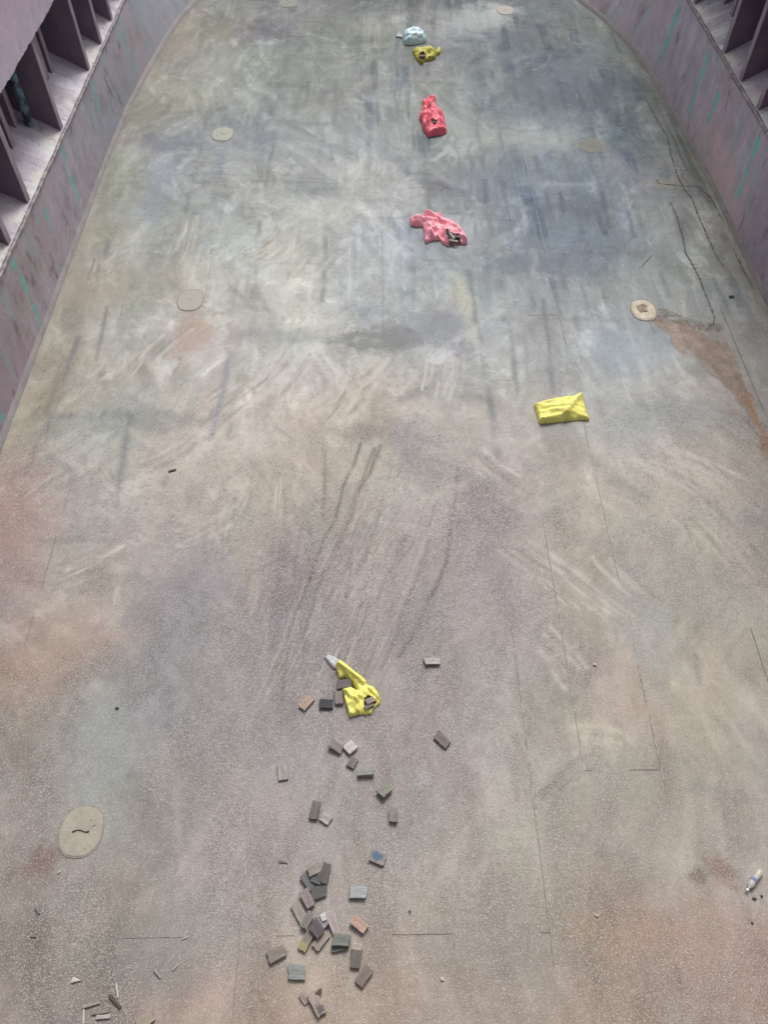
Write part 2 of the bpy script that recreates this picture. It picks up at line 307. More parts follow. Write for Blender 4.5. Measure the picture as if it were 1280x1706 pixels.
for args in [(860, 905, 1.0, -48, 12, .55, 12), (930, 960, .9, -52, 8, .6, 10), (905, 1060, .7, -50, -10, .5, 8), (1010, 930, .8, -60, 10, .4, 7), (960, 1230, .7, 15, -40, .35, 9, (194, 186, 172)), (905, 1320, .9, 48, -50, .3, 8, (138, 132, 128), .3),
             (140, 790, .8, 35, 50, .4, 9), (200, 830, .9, 150, -40, .5, 10), (250, 780, .9, 20, 40, .5, 10), (355, 900, .8, 95, -30, .35, 9), (400, 860, .7, 60, 50, .4, 8), (470, 850, .7, 85, 10, .5, 8, (198, 190, 172)),
             (340, 700, 1.2, 62, -18, .8, 14), (440, 650, 1.2, 50, 22, .9, 12), (560, 690, 1.0, 55, 20, .7, 12), (600, 640, .9, 40, 30, .5, 9), (230, 610, 1.2, 70, -20, .7, 10), (160, 640, 1.0, 40, 50, .6, 8), (500, 470, 1.3, 80, -25, .9, 12),
             (420, 430, 1.1, 30, 60, .7, 9), (300, 430, 1.4, 85, 10, .6, 10), (590, 300, 1.3, 50, 50, .8, 10, (178, 182, 178)), (430, 330, 1.2, 60, 50, .8, 9, (182, 184, 178)), (800, 170, 1.6, 35, 40, 1.1, 12, (146, 154, 152), .25, .06), (720, 260, 1.2, 40, 40, .8, 8, (166, 172, 168)),
             (860, 110, 1.4, 30, 50, .8, 9, (150, 160, 160), .25), (760, 400, 1.2, 88, -10, .8, 10, (168, 176, 182)), (1060, 640, 1.1, 10, 25, .5, 9, (180, 178, 170), .25, .05), (1100, 760, 1.2, -20, -30, .7, 10), (1180, 860, 1.2, -55, -20, .8, 10, (188, 182, 168)), (730, 650, 1.0, 75, 10, .7, 9),
             (800, 760, .9, -60, 20, .5, 8), (100, 960, .8, 20, 20, .5, 8), (60, 830, .9, 60, -20, .5, 7), (190, 1000, .35, 105, -20, .16, 8, (190, 182, 172), .5), (480, 980, 1.1, 92, -4, .6, 12, (178, 168, 164)), (420, 1010, .7, 80, 10, .3, 7, (182, 172, 162)),
             (280, 900, .9, 10, 30, .4, 8), (700, 1250, .9, 60, 10, .5, 7, (176, 168, 164), .22), (860, 1210, .7, -75, 10, .3, 8, (186, 178, 166)), (1150, 1100, 1.0, 60, -20, .8, 8, (180, 174, 162), .25), (520, 330, 1.1, 88, 0, .9, 9, (130, 134, 138), .3),
             (960, 380, 1.2, 86, 0, 1.6, 14, (104, 112, 122), .35, .03), (900, 200, 1.5, 88, 0, 2.0, 14, (96, 106, 114), .35, .03), (800, 330, 1.3, 88, 0, 1.6, 12, (110, 118, 126), .35, .03), (700, 120, 1.5, 88, 0, 1.8, 12, (108, 114, 116), .35, .03)]: fan(*args)
# drag marks across the middle
def T(pts, k=2.56, ox=400, oy=700): return [(ox + a / k, oy + b / k) for a, b in pts]
for pts, wd, c, s in [
    ([(515,100),(480,200),(440,290),(410,420),(350,530),(310,640),(270,760),(230,850),(210,960),(190,1060),(180,1200)], .026, (112,104,100), .75),
    ([(600,110),(550,230),(500,310),(480,380),(450,460),(400,550)], .030, (112,104,100), .8),
    ([(575,120),(520,250),(490,330),(465,420),(430,520),(380,600),(330,720),(290,860),(270,1000)], .03, (120,111,108), .6),
    ([(620,130),(560,280),(520,380),(470,470)], .03, (190,182,168), .5),
    ([(900,470),(880,600),(830,730),(780,830),(730,930),(680,1010)], .032, (116,106,108), .75),
    ([(930,200),(915,380),(890,520),(860,660)], .03, (122,114,112), .5),
    ([(810,500),(770,620),(720,760),(680,880),(650,960),(600,1060)], .032, (124,115,116), .6),
    ([(800,470),(770,560),(730,650),(700,740)], .03, (192,184,176), .5),
    ([(700,500),(660,600),(610,700),(570,790)], .035, (122,114,112), .5),
    ([(175,560),(165,700),(150,840),(150,960)], .10, (122,112,118), .6), ([(230,590),(240,700),(230,800)], .09, (124,114,120), .55),
    ([(362,140),(362,300),(355,440)], .03, (126,118,110), .55), ([(190,300),(190,400)], .03, (140,132,122), .5),
    ([(475,600),(462,760),(440,900),(420,1010)], .03, (120,112,112), .55), ([(490,620),(480,740)], .04, (190,182,176), .45),
    ([(1210,1180),(1260,1400),(1400,1300)], .05, (150,142,138), .0)]:
    K += 1; stroke(T(pts), wd, c, min(.95, s * 1.2), 1.0, .15, K)
for k in range(80):                                          # many faint parallel scratches
    ay = rnd.uniform(740, 1080); ax = rnd.uniform(590, 720) - (ay - 800) * .38 + rnd.uniform(-30, 60); L = rnd.uniform(50, 190); c = rnd.choice([(120, 112, 110), (184, 176, 168)])
    K += 1; stroke([(ax, ay), (ax - L * .16, ay + L * .5), (ax - L * .38 - rnd.uniform(0, 12), ay + L)], rnd.uniform(.010, .022), c, rnd.uniform(.25, .6), 1.0, .6, K)
for k in range(150):                                          # long swept scratches in the pale area, bending across the hold
    ax = rnd.uniform(120, 1150); ay = rnd.uniform(330, 900); L = rnd.uniform(30, 110); a = rnd.uniform(-.9, .9)
    K += 1; bend = rnd.uniform(-.5, .5)
    stroke([(ax + L * (a * q_ / 6 + bend * (q_ / 6) ** 2), ay - L * .45 * q_ / 6) for q_ in range(7)], rnd.uniform(.02, .07), rnd.choice([(192, 188, 180), (198, 192, 182), (138, 138, 137)]), rnd.uniform(.10, .28), 1.5, 1.0, K)
for pts, wd, c, s in [([(700 + 640, 0), (0, 0)], .01, (0, 0, 0), 0),
    ([(960, 1275), (930, 1300), (905, 1325)], .05, (132, 126, 124), .5), ([(1020, 1255), (970, 1265), (950, 1290)], .06, (180, 176, 160), .5),
    ([(345, 820), (345, 870), (362, 900), (375, 915)], .05, (186, 178, 168), .5), ([(365, 830), (360, 880), (375, 900)], .03, (136, 134, 130), .4),
    ([(352, 730), (362, 690), (385, 590)], .06, (138, 140, 150), .55), ([(178, 510), (172, 545), (160, 600)], .035, (120, 114, 108), .6),
    ([(105, 590), (90, 650), (75, 690)], .05, (128, 120, 112), .5), ([(60, 740), (45, 790)], .05, (130, 112, 106), .55), ([(157, 430), (145, 465)], .03, (128, 116, 108), .6),
    ([(110, 600), (60, 760)], .04, (150, 140, 130), .3), ([(1158, 1090), (1166, 1140)], .03, (128, 120, 114), .55), ([(1145, 1065), (1150, 1100)], .03, (138, 132, 124), .4),
    ([(905, 500), (915, 590), (925, 655)], .05, (118, 120, 124), .6), ([(870, 520), (882, 640), (870, 690)], .05, (140, 138, 138), .4), ([(770, 570), (770, 640)], .04, (140, 140, 142), .4),
    ([(1140, 870), (1155, 900)], .03, (120, 116, 112), .4), ([(1128, 1610), (1136, 1650)], .02, (118, 110, 102), .6)]:
    K += 1
    if s: stroke(pts, wd, c, s, 1.0, .3, K)
# rusty water that ran from the open sounding cap to the seam and along it
q = pf([(1080, 533), (1100, 526), (1140, 538), (1200, 545), (1217, 575), (1242, 639), (1265, 702), (1285, 740), (1285, 765), (1257, 714), (1231, 665), (1205, 639), (1167, 601), (1137, 586), (1111, 556)])
wxx = X + .10 * fbm(X, Y, 4, 3, 4, 901); wyy = Y + .14 * fbm(X, Y, 4, 3, 4, 902)
m = in_poly(wxx, wyy, q); isl = sm(.0, .16, fbm(X + Y * .3, Y - X * .4, 2.2, 1.3, 5, 903)); edge = in_poly(wxx * 1.0 + .05, wyy - .04, q) & ~m
rc = np.array([150, 131, 117.0]) + 44 * fbm(X, Y, 6, 4.5, 5, 904, .75)[..., None] + np.array([10, -2, -12.0]) * sm(10, 8.6, Y)[..., None]
mm = (m * (.80 * (1 - .8 * isl)))[..., None]; col = col * (1 - mm) + rc * mm; col[edge] *= .88
gran = (seg_dist(X, Y, pf([(1090, 522), (1112, 524), (1135, 532), (1160, 542), (1195, 546)])) < .13 + .05 * fbm(X, Y, 6, 6, 3, 905))
gm = (gran * (.45 + .9 * np.clip(fbm(X, Y, 16, 13, 3, 906, .8), -.4, .4)))[..., None]; col = col * (1 - gm) + np.array([112, 104, 92.0]) * gm
stroke([(1272, 735), (1284, 760)], .1, (150, 110, 88), .5, 1, 0, 777)
stroke([(1248, 660), (1262, 705), (1280, 730)], .05, (160, 118, 92), .6, 1, .2, 778)
stroke([(1252, 470), (1262, 500), (1280, 525)], .05, (150, 120, 100), .5, 1, .3, 779)
# ragged brownish band along the wall feet
LB = [(-6.2, -4), (-6.2, 17), (-6.15, 19.5), (-5.98, 21.5), (-5.8, 23.1), (-5.59, 24.66), (-5.24, 25.9), (-4.5, 27.8), (-3.6, 29.2)]
RB = [(7.5, -4), (7.5, 16.5), (7.44, 18.3), (7.28, 20.85), (7.04, 22.8), (6.61, 24.5), (6.12, 25.8), (5.3, 27.6), (4.3, 29.2)]
for B, sd_ in ((LB, 1), (RB, 2)):
    d = seg_dist(X, Y, B); e = np.exp(-(d / .22) ** 1.2) * .35 * (1 + fbm(X, Y, 3, 1, 4, 600 + sd_)); e = np.clip(e, 0, .7)[..., None]
    col = col * (1 - e) + np.array([134, 126, 112.0]) * e
# grit density: thick in the near half, round the drag marks
dens = sm(10.5, 6.5, Y) * (.30 + .6 * sm(-.35, .35, fbm(X, Y, .7, .5, 4, 701)) + .9 * sm(.1, .5, fbm(X, Y, 2.2, 1.4, 4, 702)))
dens += .9 * np.exp(-(((X - .2) / 2.0) ** 2 + ((Y - 6.2) / 1.6) ** 2)) * sm(.0, .4, fbm(X, Y, 2.5, 1.2, 4, 703) + .15)
dens *= 1 - .55 * sm(1.8, 4.5, X) * sm(6, 3, Y); dens += .25 * (1 - far) * .3
dens += .05
# salt and pepper of individual coating flakes at grid resolution
r = np.random.RandomState(5).rand(*X.shape)
col *= 1 - .085 * np.clip(dens, 0, 1.4)[..., None]
col *= 1 + .045 * (1 - far)[..., None]
fary = sm(3.5, 8, Y) * .85 + .15
pk = (r < .05 * dens); kk = (.4 * fary[pk])[..., None]; col[pk] = col[pk] * (1 - kk) + 205 * kk
pk = (r > 1 - .035 * (.4 + dens * .6)); col[pk] *= 1 - .16 * fary[pk][..., None]
col += 4.0 * (np.random.RandomState(6).rand(*X.shape)[..., None] - .5) * (1 + dens[..., None])
col = np.clip(col, 30, 235)
rgba = np.concatenate([alb(col), np.clip(dens / 2, 0, 1)[..., None]], -1)
Z = 0.006 * fbm(X, Y, .8, .8, 3, 801) + 0.0015 * fbm(X, Y, 6, 6, 3, 802)
m_floor = painted_mat('stained floor coating', .72, .13, .10, .25, True)
floor = grid_mesh('floor', np.stack([X, Y, Z], -1), m_floor); set_stain(floor.data, rgba); tag(floor, kind='structure')

# plate seams: thin welded lines, pale with flaked coating on the near part
m_seam, n, b = new_mat('weld seam'); co = coords(n)
n.links.new(mixc(n, mapr(n, noise(n, co, 14, 4, .7), .45, .6, 0, 1), cval(146, 140, 133), cval(186, 180, 172)), b.inputs['Base Color']); b.inputs['Roughness'].default_value = .8
m_seam2, n, b = new_mat('dark plate joint'); co = coords(n)
n.links.new(mixc(n, mapr(n, noise(n, co, 10, 4, .7), .35, .65, 0, 1), cval(132, 126, 119), cval(158, 151, 143)), b.inputs['Base Color']); b.inputs['Roughness'].default_value = .85
def ribbon(name, pts, wd, z, mat, seed, gap=0.0, jit=.3, step=.05, taper=False):
    rr = random.Random(seed); V = []; Fc = []; path = []
    for (x0, y0), (x1, y1) in zip(pts[:-1], pts[1:]):
        L = math.hypot(x1 - x0, y1 - y0); k = max(1, int(L / step))
        for i in range(k): path.append((x0 + (x1 - x0) * i / k, y0 + (y1 - y0) * i / k))
    path.append(pts[-1]); on = True
    for i, (x, y) in enumerate(path):
        a = path[max(0, i - 1)]; c = path[min(len(path) - 1, i + 1)]; dx, dy = c[0] - a[0], c[1] - a[1]; L = math.hypot(dx, dy) or 1
        nx, ny = -dy / L, dx / L; h = wd * .5 * (1 + rr.uniform(-jit, jit) * 1.5); o = rr.uniform(-jit, jit) * wd * .4
        if taper: h *= .35 + .65 * math.sin(math.pi * (i + .5) / len(path))
        V += [(x + nx * (h + o), y + ny * (h + o), z), (x + nx * o, y + ny * o, z + wd * .12), (x - nx * (h - o), y - ny * (h - o), z)]
        if rr.random() < .12: on = rr.random() > gap
        if i and on: k = len(V) - 6; Fc += [(k, k + 1, k + 4, k + 3), (k + 1, k + 2, k + 5, k + 4)]
    if Fc: return mesh_obj(name, V, Fc, mat, floor)
for i, (x0, y0, y1, g, mt) in enumerate([(.13, 1.9, 8.5, .45, m_seam), (.13, 11.2, 24, .25, m_seam), (-1.56, 1.5, 7.5, .5, m_seam), (-1.56, .3, 2.3, .15, m_seam2), (-1.56, 16, 24, .4, m_seam),
        (1.83, .9, 2.3, .1, m_seam2), (1.83, 2.3, 5.2, .4, m_seam), (2.5, 2.95, 6.6, .25, m_seam), (3.45, 2.7, 9, .35, m_seam), (3.45, 10.5, 17.5, .3, m_seam), (5.12, 3.4, 4.9, .1, m_seam2), (5.12, 11, 20, .55, m_seam),
        (6.54, 8.4, 11.6, .0, m_seam2), (-3.3, 12, 17, .6, m_seam), (-3.3, 1.5, 2.4, .2, m_seam2), (-4.83, 3.8, 6.6, .3, m_seam2), (-4.83, 7, 12, .6, m_seam2)]):
    ribbon('plate_seam', [(x0, y0), (x0, y1)], .009 if mt is m_seam2 else .012, .0075, mt, 50 + i, g)
for i, (y0, x0, x1, g) in enumerate([(1.23, -4.6, .1, .6), (1.23, .1, 1.83, .4), (2.98, 2.5, 3.45, .5), (11.5, 1.6, 3.4, .2)]):
    ribbon('plate_seam', [(x0, y0), (x1, y0)], .007, .0075, m_seam2, 80 + i, g)
m_crack, n, b = new_mat('crack with dark dirt'); co = coords(n)
n.links.new(mixc(n, noise(n, co, 20, 3, .7), cval(92, 90, 84), cval(134, 124, 110)), b.inputs['Base Color']); b.inputs['Roughness'].default_value = .9
for i, (pts, wd) in enumerate([([(1070,147),(1083,178),(1099,206),(1113,228),(1119,259),(1130,294),(1139,312),(1155,334),(1164,359),(1181,397),(1192,422),(1208,447)], .030),
        ([(1117,337),(1127,356),(1139,397),(1142,420),(1155,441),(1171,475),(1180,500),(1192,531),(1189,541),(1180,542)], .034),
        ([(1139,310),(1165,311),(1186,331),(1205,368)], .022), ([(1096,306),(1120,308),(1139,310)], .02), ([(1095,300),(1099,306)], .03),
        ([(1088,425),(1075,438),(1070,445)], .022), ([(1160,250),(1190,312),(1222,385),(1240,430)], .016), ([(1222,415),(1240,452),(1255,480)], .03)]):
    ribbon('floor_crack', pf(pts), wd, .007, m_crack, 120 + i, .04, .75, .03, True)

# loose white coating flakes and grit: nobody could count them
m_flk, n, b = new_mat('coating flakes'); oi = coords(n)
n.links.new(mixc(n, mapr(n, noise(n, oi, 30, 1, .5), .35, .65, 0, 1), cval(178, 170, 162), cval(226, 220, 212)), b.inputs['Base Color']); b.inputs['Roughness'].default_value = .8
R5 = np.random.RandomState(9); NF = 330000
fx = R5.uniform(-6.1, 7.4, NF); fy = .3 + 11.5 * R5.rand(NF) ** 1.1
ii = np.clip(np.searchsorted(xs, fx), 0, len(xs) - 1); jj = np.clip(np.searchsorted(ys, fy), 0, len(ys) - 1)
keep = R5.rand(NF) < dens[ii, jj] * .62 * (.45 + .9 * sm(-.1, .3, fbm(fx, fy, 3.5, 2.2, 4, 710, .7))); fx, fy = fx[keep], fy[keep]; nf = len(fx)
sz = .0018 + .0042 * R5.rand(nf) ** 3.5; an = R5.rand(nf) * 6.283; asp = .4 + .6 * R5.rand(nf)
V = np.zeros((nf, 4, 3)); 
for k, (a, c) in enumerate(((-1, -1), (1, -.8), (.9, 1), (-.7, .8))):
    u = a * sz; v = c * sz * asp
    V[:, k, 0] = fx + u * np.cos(an) - v * np.sin(an); V[:, k, 1] = fy + u * np.sin(an) + v * np.cos(an)
    V[:, k, 2] = .0095 + .0015 * k * R5.rand(nf)
me = bpy.data.meshes.new('paint_flakes'); me.vertices.add(nf * 4); me.vertices.foreach_set('co', V.astype(np.float32).ravel())
me.loops.add(nf * 4); me.loops.foreach_set('vertex_index', np.arange(nf * 4, dtype=np.int32)); me.polygons.add(nf); me.polygons.foreach_set('loop_start', (np.arange(nf) * 4).astype(np.int32))
me.update(calc_edges=True); me.materials.append(m_flk)
fo = bpy.data.objects.new('paint_flakes', me); C.objects.link(fo)
tag(fo, 'tiny pale flakes of coating and grit scattered over the near half of the floor', 'grit', kind='stuff')

# ------------------------------------------------------------------ side walls of the hold
m_wall = painted_mat('mauve wall paint', .6, .17, .35, .35)
m_rail, n, b = new_mat('scraped rail edge'); co = coords(n)
n.links.new(mixc(n, mapr(n, noise(n, co, 5, 5, .7), .4, .62, 0, 1), cval(134, 124, 132), cval(190, 182, 184)), b.inputs['Base Color']); b.inputs['Roughness'].default_value = .65
bump(n, b, noise(n, co, 12, 3, .6), .15, .006)
m_toe, n, b = new_mat('toe strip'); co = coords(n, (1, .4, 1))
n.links.new(mixc(n, mapr(n, noise(n, co, 6, 5, .7), .35, .65, 0, 1), cval(128, 122, 126), cval(152, 146, 144)), b.inputs['Base Color']); b.inputs['Roughness'].default_value = .7
m_frame, n, b = new_mat('dark frame primer'); co = coords(n)
n.links.new(mixc(n, mapr(n, noise(n, co, 2.2, 5, .6), .35, .7, 0, 1), cval(122, 108, 130), cval(150, 122, 140)), b.inputs['Base Color']); b.inputs['Roughness'].default_value = .6
m_flange, n, b = new_mat('frame flange paint'); co = coords(n, (1, 1, .5))
n.links.new(mixc(n, mapr(n, noise(n, co, 5, 5, .65), .35, .7, 0, 1), cval(150, 138, 150), cval(186, 172, 182)), b.inputs['Base Color']); b.inputs['Roughness'].default_value = .6
m_teal, n, b = new_mat('teal paint'); co = coords(n)
n.links.new(mixc(n, mapr(n, noise(n, co, 7, 4, .7), .42, .68, 0, 1), tuple(v * 1.9 for v in cval(84, 134, 130)), tuple(v * 1.9 for v in cval(118, 126, 132))), b.inputs['Base Color']); b.inputs['Roughness'].default_value = .6
m_pipe, n, b = new_mat('blue scuffed pipe'); co = coords(n)
n.links.new(mixc(n, mapr(n, noise(n, co, 5, 4, .7), .42, .56, 0, 1), cval(60, 62, 76), cval(120, 158, 172)), b.inputs['Base Color']); b.inputs['Roughness'].default_value = .5

def loft(name, rowA, rowB, nv, mat, parent, colour, step=.05, bulge=None, gain=1.0):
    """surface between two polylines given by Y -> (x, z); colour(Yv, t) gives the paint"""
    ya = np.arange(-4, 29.2, step); tv = np.linspace(0, 1, nv)
    ax = np.interp(ya, rowA[0], rowA[1]); az = np.interp(ya, rowA[0], rowA[2]); bx = np.interp(ya, rowB[0], rowB[1]); bz = np.interp(ya, rowB[0], rowB[2])
    P = np.zeros((len(ya), nv, 3)); P[..., 0] = ax[:, None] * (1 - tv) + bx[:, None] * tv; P[..., 1] = ya[:, None]; P[..., 2] = az[:, None] * (1 - tv) + bz[:, None] * tv
    YY, TT = np.meshgrid(ya, tv, indexing='ij')
    if bulge is not None: P += bulge(YY, TT)
    o = grid_mesh(name, P, mat, parent); c = np.clip(colour(YY, TT), 20, 240)
    set_stain(o.data, np.concatenate([np.minimum(alb(c) * gain, .8), np.ones(c.shape[:2] + (1,))], -1)); return o

def wall(side, base, xe, ze, label):
    s = side; sd0 = 1000 if s < 0 else 2000
    root = thing('side_wall', label, 'wall', (0, 0, 0))
    bx = [p[0] for p in base]; by = [p[1] for p in base]; zz = lambda v: [v] * len(by)
    H = ze
    if s < 0:
        marks = [(14.85, 1.52, .30, .05), (17.6, 1.5, .8, .04), (11.25, 1.5, .1, .045), (8.83, .72, .08, .05), (20.6, 1.3, .2, .05), (13.1, 1.3, .7, .03), (24.2, 1.4, .5, .05)]
    else:
        marks = [(20.95, 1.72, .32, .05), (18.3, 1.72, .22, .055), (17.1, 1.42, .6, .05), (14.6, 1.72, .36, .055), (24.6, 1.5, .5, .04), (25.3, 1.1, .4, .04)]
    def c_low(Yv, t):
        z = t * H; drip = fbm(Yv, z, 5, 1.3, 5, sd0 + 1, .68); cl = fbm(Yv, z, .7, .9, 4, sd0 + 2); sp = fbm(Yv, z, 3.5, 3.5, 5, sd0 + 3, .75)
        c = np.zeros(Yv.shape + (3,)) + np.array([136, 128, 137.0]); c += 18 * drip[..., None] + 20 * sp[..., None]
        g = sm(14, 21, Yv) * (.7 if s < 0 else .15); c = c * (1 - g[..., None]) + np.array([122, 124, 132.0]) * g[..., None] + 0
        k = sm(.0, .5, cl)[..., None] * .6; c = c * (1 - k) + np.array([143, 127, 137.0]) * k
        k = sm(.08, .5, fbm(Yv, z, 1.0, 1.2, 5, sd0 + 4, .6))[..., None] * .5; c = c * (1 - k) + np.array([114, 104, 102.0]) * k
        k = (sm(.22, .40, fbm(Yv, z, 5, 2.6, 5, sd0 + 5, .72)) * sm(-.1, .3, fbm(Yv, z, .9, .7, 3, sd0 + 6)))[..., None] * .75; c = c * (1 - k) + np.array([80, 70, 77.0]) * k
        if s < 0:
            k = (sm(14, 12, Yv) * sm(.1, .5, t))[..., None] * .35; c = c * (1 - k) + np.array([122, 110, 104.0]) * k
            k = (sm(11.5, 9, Yv))[..., None] * .4; c = c * (1 - k) + np.array([116, 100, 112.0]) * k
        else:
            k = (np.exp(-((Yv - 16.0) / 2.0) ** 2) * sm(.75, .2, t + .25 * fbm(Yv, z, 2, 2, 3, sd0 + 8)))[..., None] * .65; c = c * (1 - k) + np.array([160, 140, 138.0]) * k
            k = (sm(14.6, 13.4, Yv))[..., None] * .5; c = c * (1 - k) + np.array([104, 96, 108.0]) * k
        k = sm(.12, .0, t)[..., None] * .3; c = c * (1 - k) + np.array([130, 126, 120.0]) * k
        k = (sm(.15, .45, fbm(Yv, z, 4, .8, 4, sd0 + 9)) * .35)[..., None]; c = c * (1 - k) + np.array([112, 136, 138.0]) * k * 1.0
        for (ym, z1, z0, wd) in marks:                       # brushed teal paint stripes, worn through in places
            yc = ym + .03 * np.sin(z * 3 + ym) + .05 * fbm(Yv, z, 3, 2, 3, sd0 + 61); hw = wd * (1.7 - .5 * (z1 - z) / (z1 - z0 + 1e-6))
            k = np.exp(-(np.abs(Yv - yc) / np.maximum(hw, .01)) ** 2.6) * sm(z0 - .02, z0 + .12, z + .12 * fbm(Yv, z, 9, 3, 3, sd0 + 62)) * sm(z1 + .03, z1 - .04, z)
            k = (k * np.clip(.72 + 1.3 * fbm(Yv, z, 4, 5, 5, sd0 + 63 + int(ym), .75), 0, .95))[..., None]; c = c * (1 - k) + np.array([78, 148, 140.0]) * k
        return c
    def dent(Yv, t):
        d = .010 * fbm(Yv, t * H, .8, 1.0, 3, sd0 + 11) * np.sin(np.pi * np.clip(t, 0, 1)); return np.stack([d, 0 * d, 0 * d], -1)
    lowp = loft('lower_plate', (by, bx, zz(-.02)), ([-5, 30], [xe * 1.0] * 2, [ze, ze]), 56, m_wall, root, c_low, .028, dent, 2.2 if s < 0 else 2.55)
    # toe strip along the foot
    V = []; Fc = []; n_ = 0; off = -s
    ya = np.arange(-4, 29.2, .2); xb = np.interp(ya, by, bx)
    for i, (x, y) in enumerate(zip(xb, ya)):
        V += [(x + off * .075, y, -.01), (x + off * .07, y, .016), (x + off * .035, y, .03), (x + off * .012, y, .075), (x - off * .03, y, .085)]
        if i:
            k = 5 * (i - 1)
            for j in range(4): Fc.append((k + j, k + j + 1, k + j + 6, k + j + 5))
    mesh_obj('toe_strip', V, Fc, m_toe, root, True)
    # top rail, slightly wavy
    V = []; Fc = []; ya = np.arange(-4, 29.2, .08); rr = random.Random(sd0)
    prof = [(-.012, -.05), (-.018, .006), (-.008, .016), (.004, .016), (.009, -.004), (.028, -.004), (.033, .012), (.046, .012), (.055, -.03)]
    for i, y in enumerate(ya):
        j0 = .004 * math.sin(y * 5.1) + rr.uniform(-.0012, .0012); j1 = .004 * math.sin(y * 3.3 + 1) + rr.uniform(-.0015, .0015)
        for (a, c) in prof: V.append((xe + s * (a + j0), y, ze + c + j1))
        if i:
            k = len(prof) * (i - 1)
            for j in range(len(prof) - 1): Fc.append((k + j, k + j + 1, k + j + 1 + len(prof), k + j + len(prof)))
    mesh_obj('top_rail', V, Fc, m_rail, root)
    # dusty sloping shelf behind the rail
    SL = .55; xo = xe + s * 2.1
    def c_sh(Yv, t):
        u = t * 2.1; c = np.zeros(Yv.shape + (3,)) + np.array([172, 162, 174.0]); st = fbm(Yv + .35 * u, u, 5, .8, 5, sd0 + 21, .65)
        c += 22 * st[..., None] + 12 * fbm(Yv, u, 6, 6, 4, sd0 + 22, .7)[..., None]
        k = (sm(.22, .02, t) * sm(-.25, .2, fbm(Yv, u, 2.2, 3, 4, sd0 + 23)))[..., None] * .75; c = c * (1 - k) + np.array([192, 192, 184.0]) * k
        k = (sm(.15, .32, fbm(Yv + .35 * u, u, 3, .5, 4, sd0 + 24)))[..., None] * (.6 if s > 0 else .35); c = c * (1 - k) + np.array([202, 206, 212.0]) * k
        k = (sm(.30, .42, fbm(Yv, u, 12, 12, 3, sd0 + 25, .8)) * sm(.35, .1, t))[..., None] * .5; c = c * (1 - k) + np.array([122, 112, 116.0]) * k
        return c
    def lump(Yv, t):
        d = .028 * np.maximum(fbm(Yv, t * 2.1, 8, 8, 4, sd0 + 31, .6), 0) * sm(.32, .06, t) * sm(.0, .04, t) + .004 * fbm(Yv, t * 2, 3, 1, 3, sd0 + 32); return np.stack([0 * d, 0 * d, d], -1)
    loft('dusty_shelf', ([-5, 30], [xe + s * .05] * 2, [ze - .014] * 2), ([-5, 30], [xo] * 2, [ze + SL * 2.1 - .03] * 2), 70, m_wall, root, c_sh, .035, lump, 1.45)
    ztop = 6.4; zl = 3.31 if s < 0 else 3.5
    def c_up(Yv, t):
        z = t * 3; c = np.zeros(Yv.shape + (3,)) + np.array([158, 138, 152.0]); k = sm(.45, .02, t)[..., None] * .55 + .25 * sm(0, .4, fbm(Yv, z, 1, 1, 4, sd0 + 41))[..., None]
        c = c * (1 - k) + np.array([160, 152, 164.0]) * k; c += 10 * fbm(Yv, z, 3, .8, 5, sd0 + 42, .6)[..., None]
        k = (sm(.25, .5, fbm(Yv, z, 5, 5, 4, sd0 + 43)) * sm(.15, .0, t))[..., None] * .5; c = c * (1 - k) + np.array([128, 104, 118.0]) * k
        return c
    def ragged(Yv, t):
        d = .035 * fbm(Yv, Yv * 0, 4, 1, 4, sd0 + 51, .7) * sm(.1, 0, t); return np.stack([0 * d, 0 * d, d], -1)
    loft('upper_plate', ([-5, 30], [xe - s * .0] * 2, [zl] * 2), ([-5, 30], [xe] * 2, [ztop] * 2), 50, m_wall, root, c_up, .06, ragged, 2.0)
    # its thickness, the deck above and the ship side behind
    V = [(xe + s * .03, -4, zl + .04), (xe + s * .03, 29.1, zl + .04), (xe + s * .03, 29.1, ztop), (xe + s * .03, -4, ztop)]
    mesh_obj('plate_backing', V, [(0, 1, 2, 3)], m_frame, root)
    mesh_obj('ship_side', [(xo, -4, ze + 1.0), (xo, 29.1, ze + 1.0), (xo, 29.1, ztop), (xo, -4, ztop)], [(0, 1, 2, 3)], m_flange, root)
    mesh_obj('deck_plate', [(xo, -4, ztop), (xo, 29.1, ztop), (xe, 29.1, ztop), (xe, -4, ztop)], [(0, 1, 2, 3)], m_frame, root)
    def frame(Yf, inset, wide=None, th=.03, fl=.16, zhi=None, name='frame'):
        x0 = xe + s * (.10 + inset); x1 = xo if wide is None else x0 + s * wide; z0 = ze + SL * abs(x0 - xe - s * .08) - .03; z1 = ze + SL * abs(x1 - xe - s * .08) - .03; zt = zhi or ztop - .05
        bm = bmesh.new(); pts = [(x0, z0), (x1, z1), (x1, zt), (x0, zt)]
        va = [bm.verts.new((x, Yf, z)) for x, z in pts]; vb = [bm.verts.new((x, Yf + th, z)) for x, z in pts]
        bm.faces.new(va); bm.faces.new(vb[::-1])
        for i in range(4): bm.faces.new((va[i], vb[i], vb[(i + 1) % 4], va[(i + 1) % 4]))
        bmesh.ops.recalc_face_normals(bm, faces=bm.faces); fr = bm_obj(name, bm, m_frame, root)
        bm = bmesh.new(); bmesh.ops.create_cube(bm, size=1); bmesh.ops.scale(bm, vec=(.022, fl, zt - z0 - .02), verts=bm.verts)
        bmesh.ops.translate(bm, vec=(x0 - s * .0125, Yf + fl / 2 - .002, (zt + z0) / 2 + .012), verts=bm.verts); bmesh.ops.bevel(bm, geom=bm.edges, offset=.004, segments=1, affect='EDGES')
        bm_obj('flange', bm, m_flange, fr)
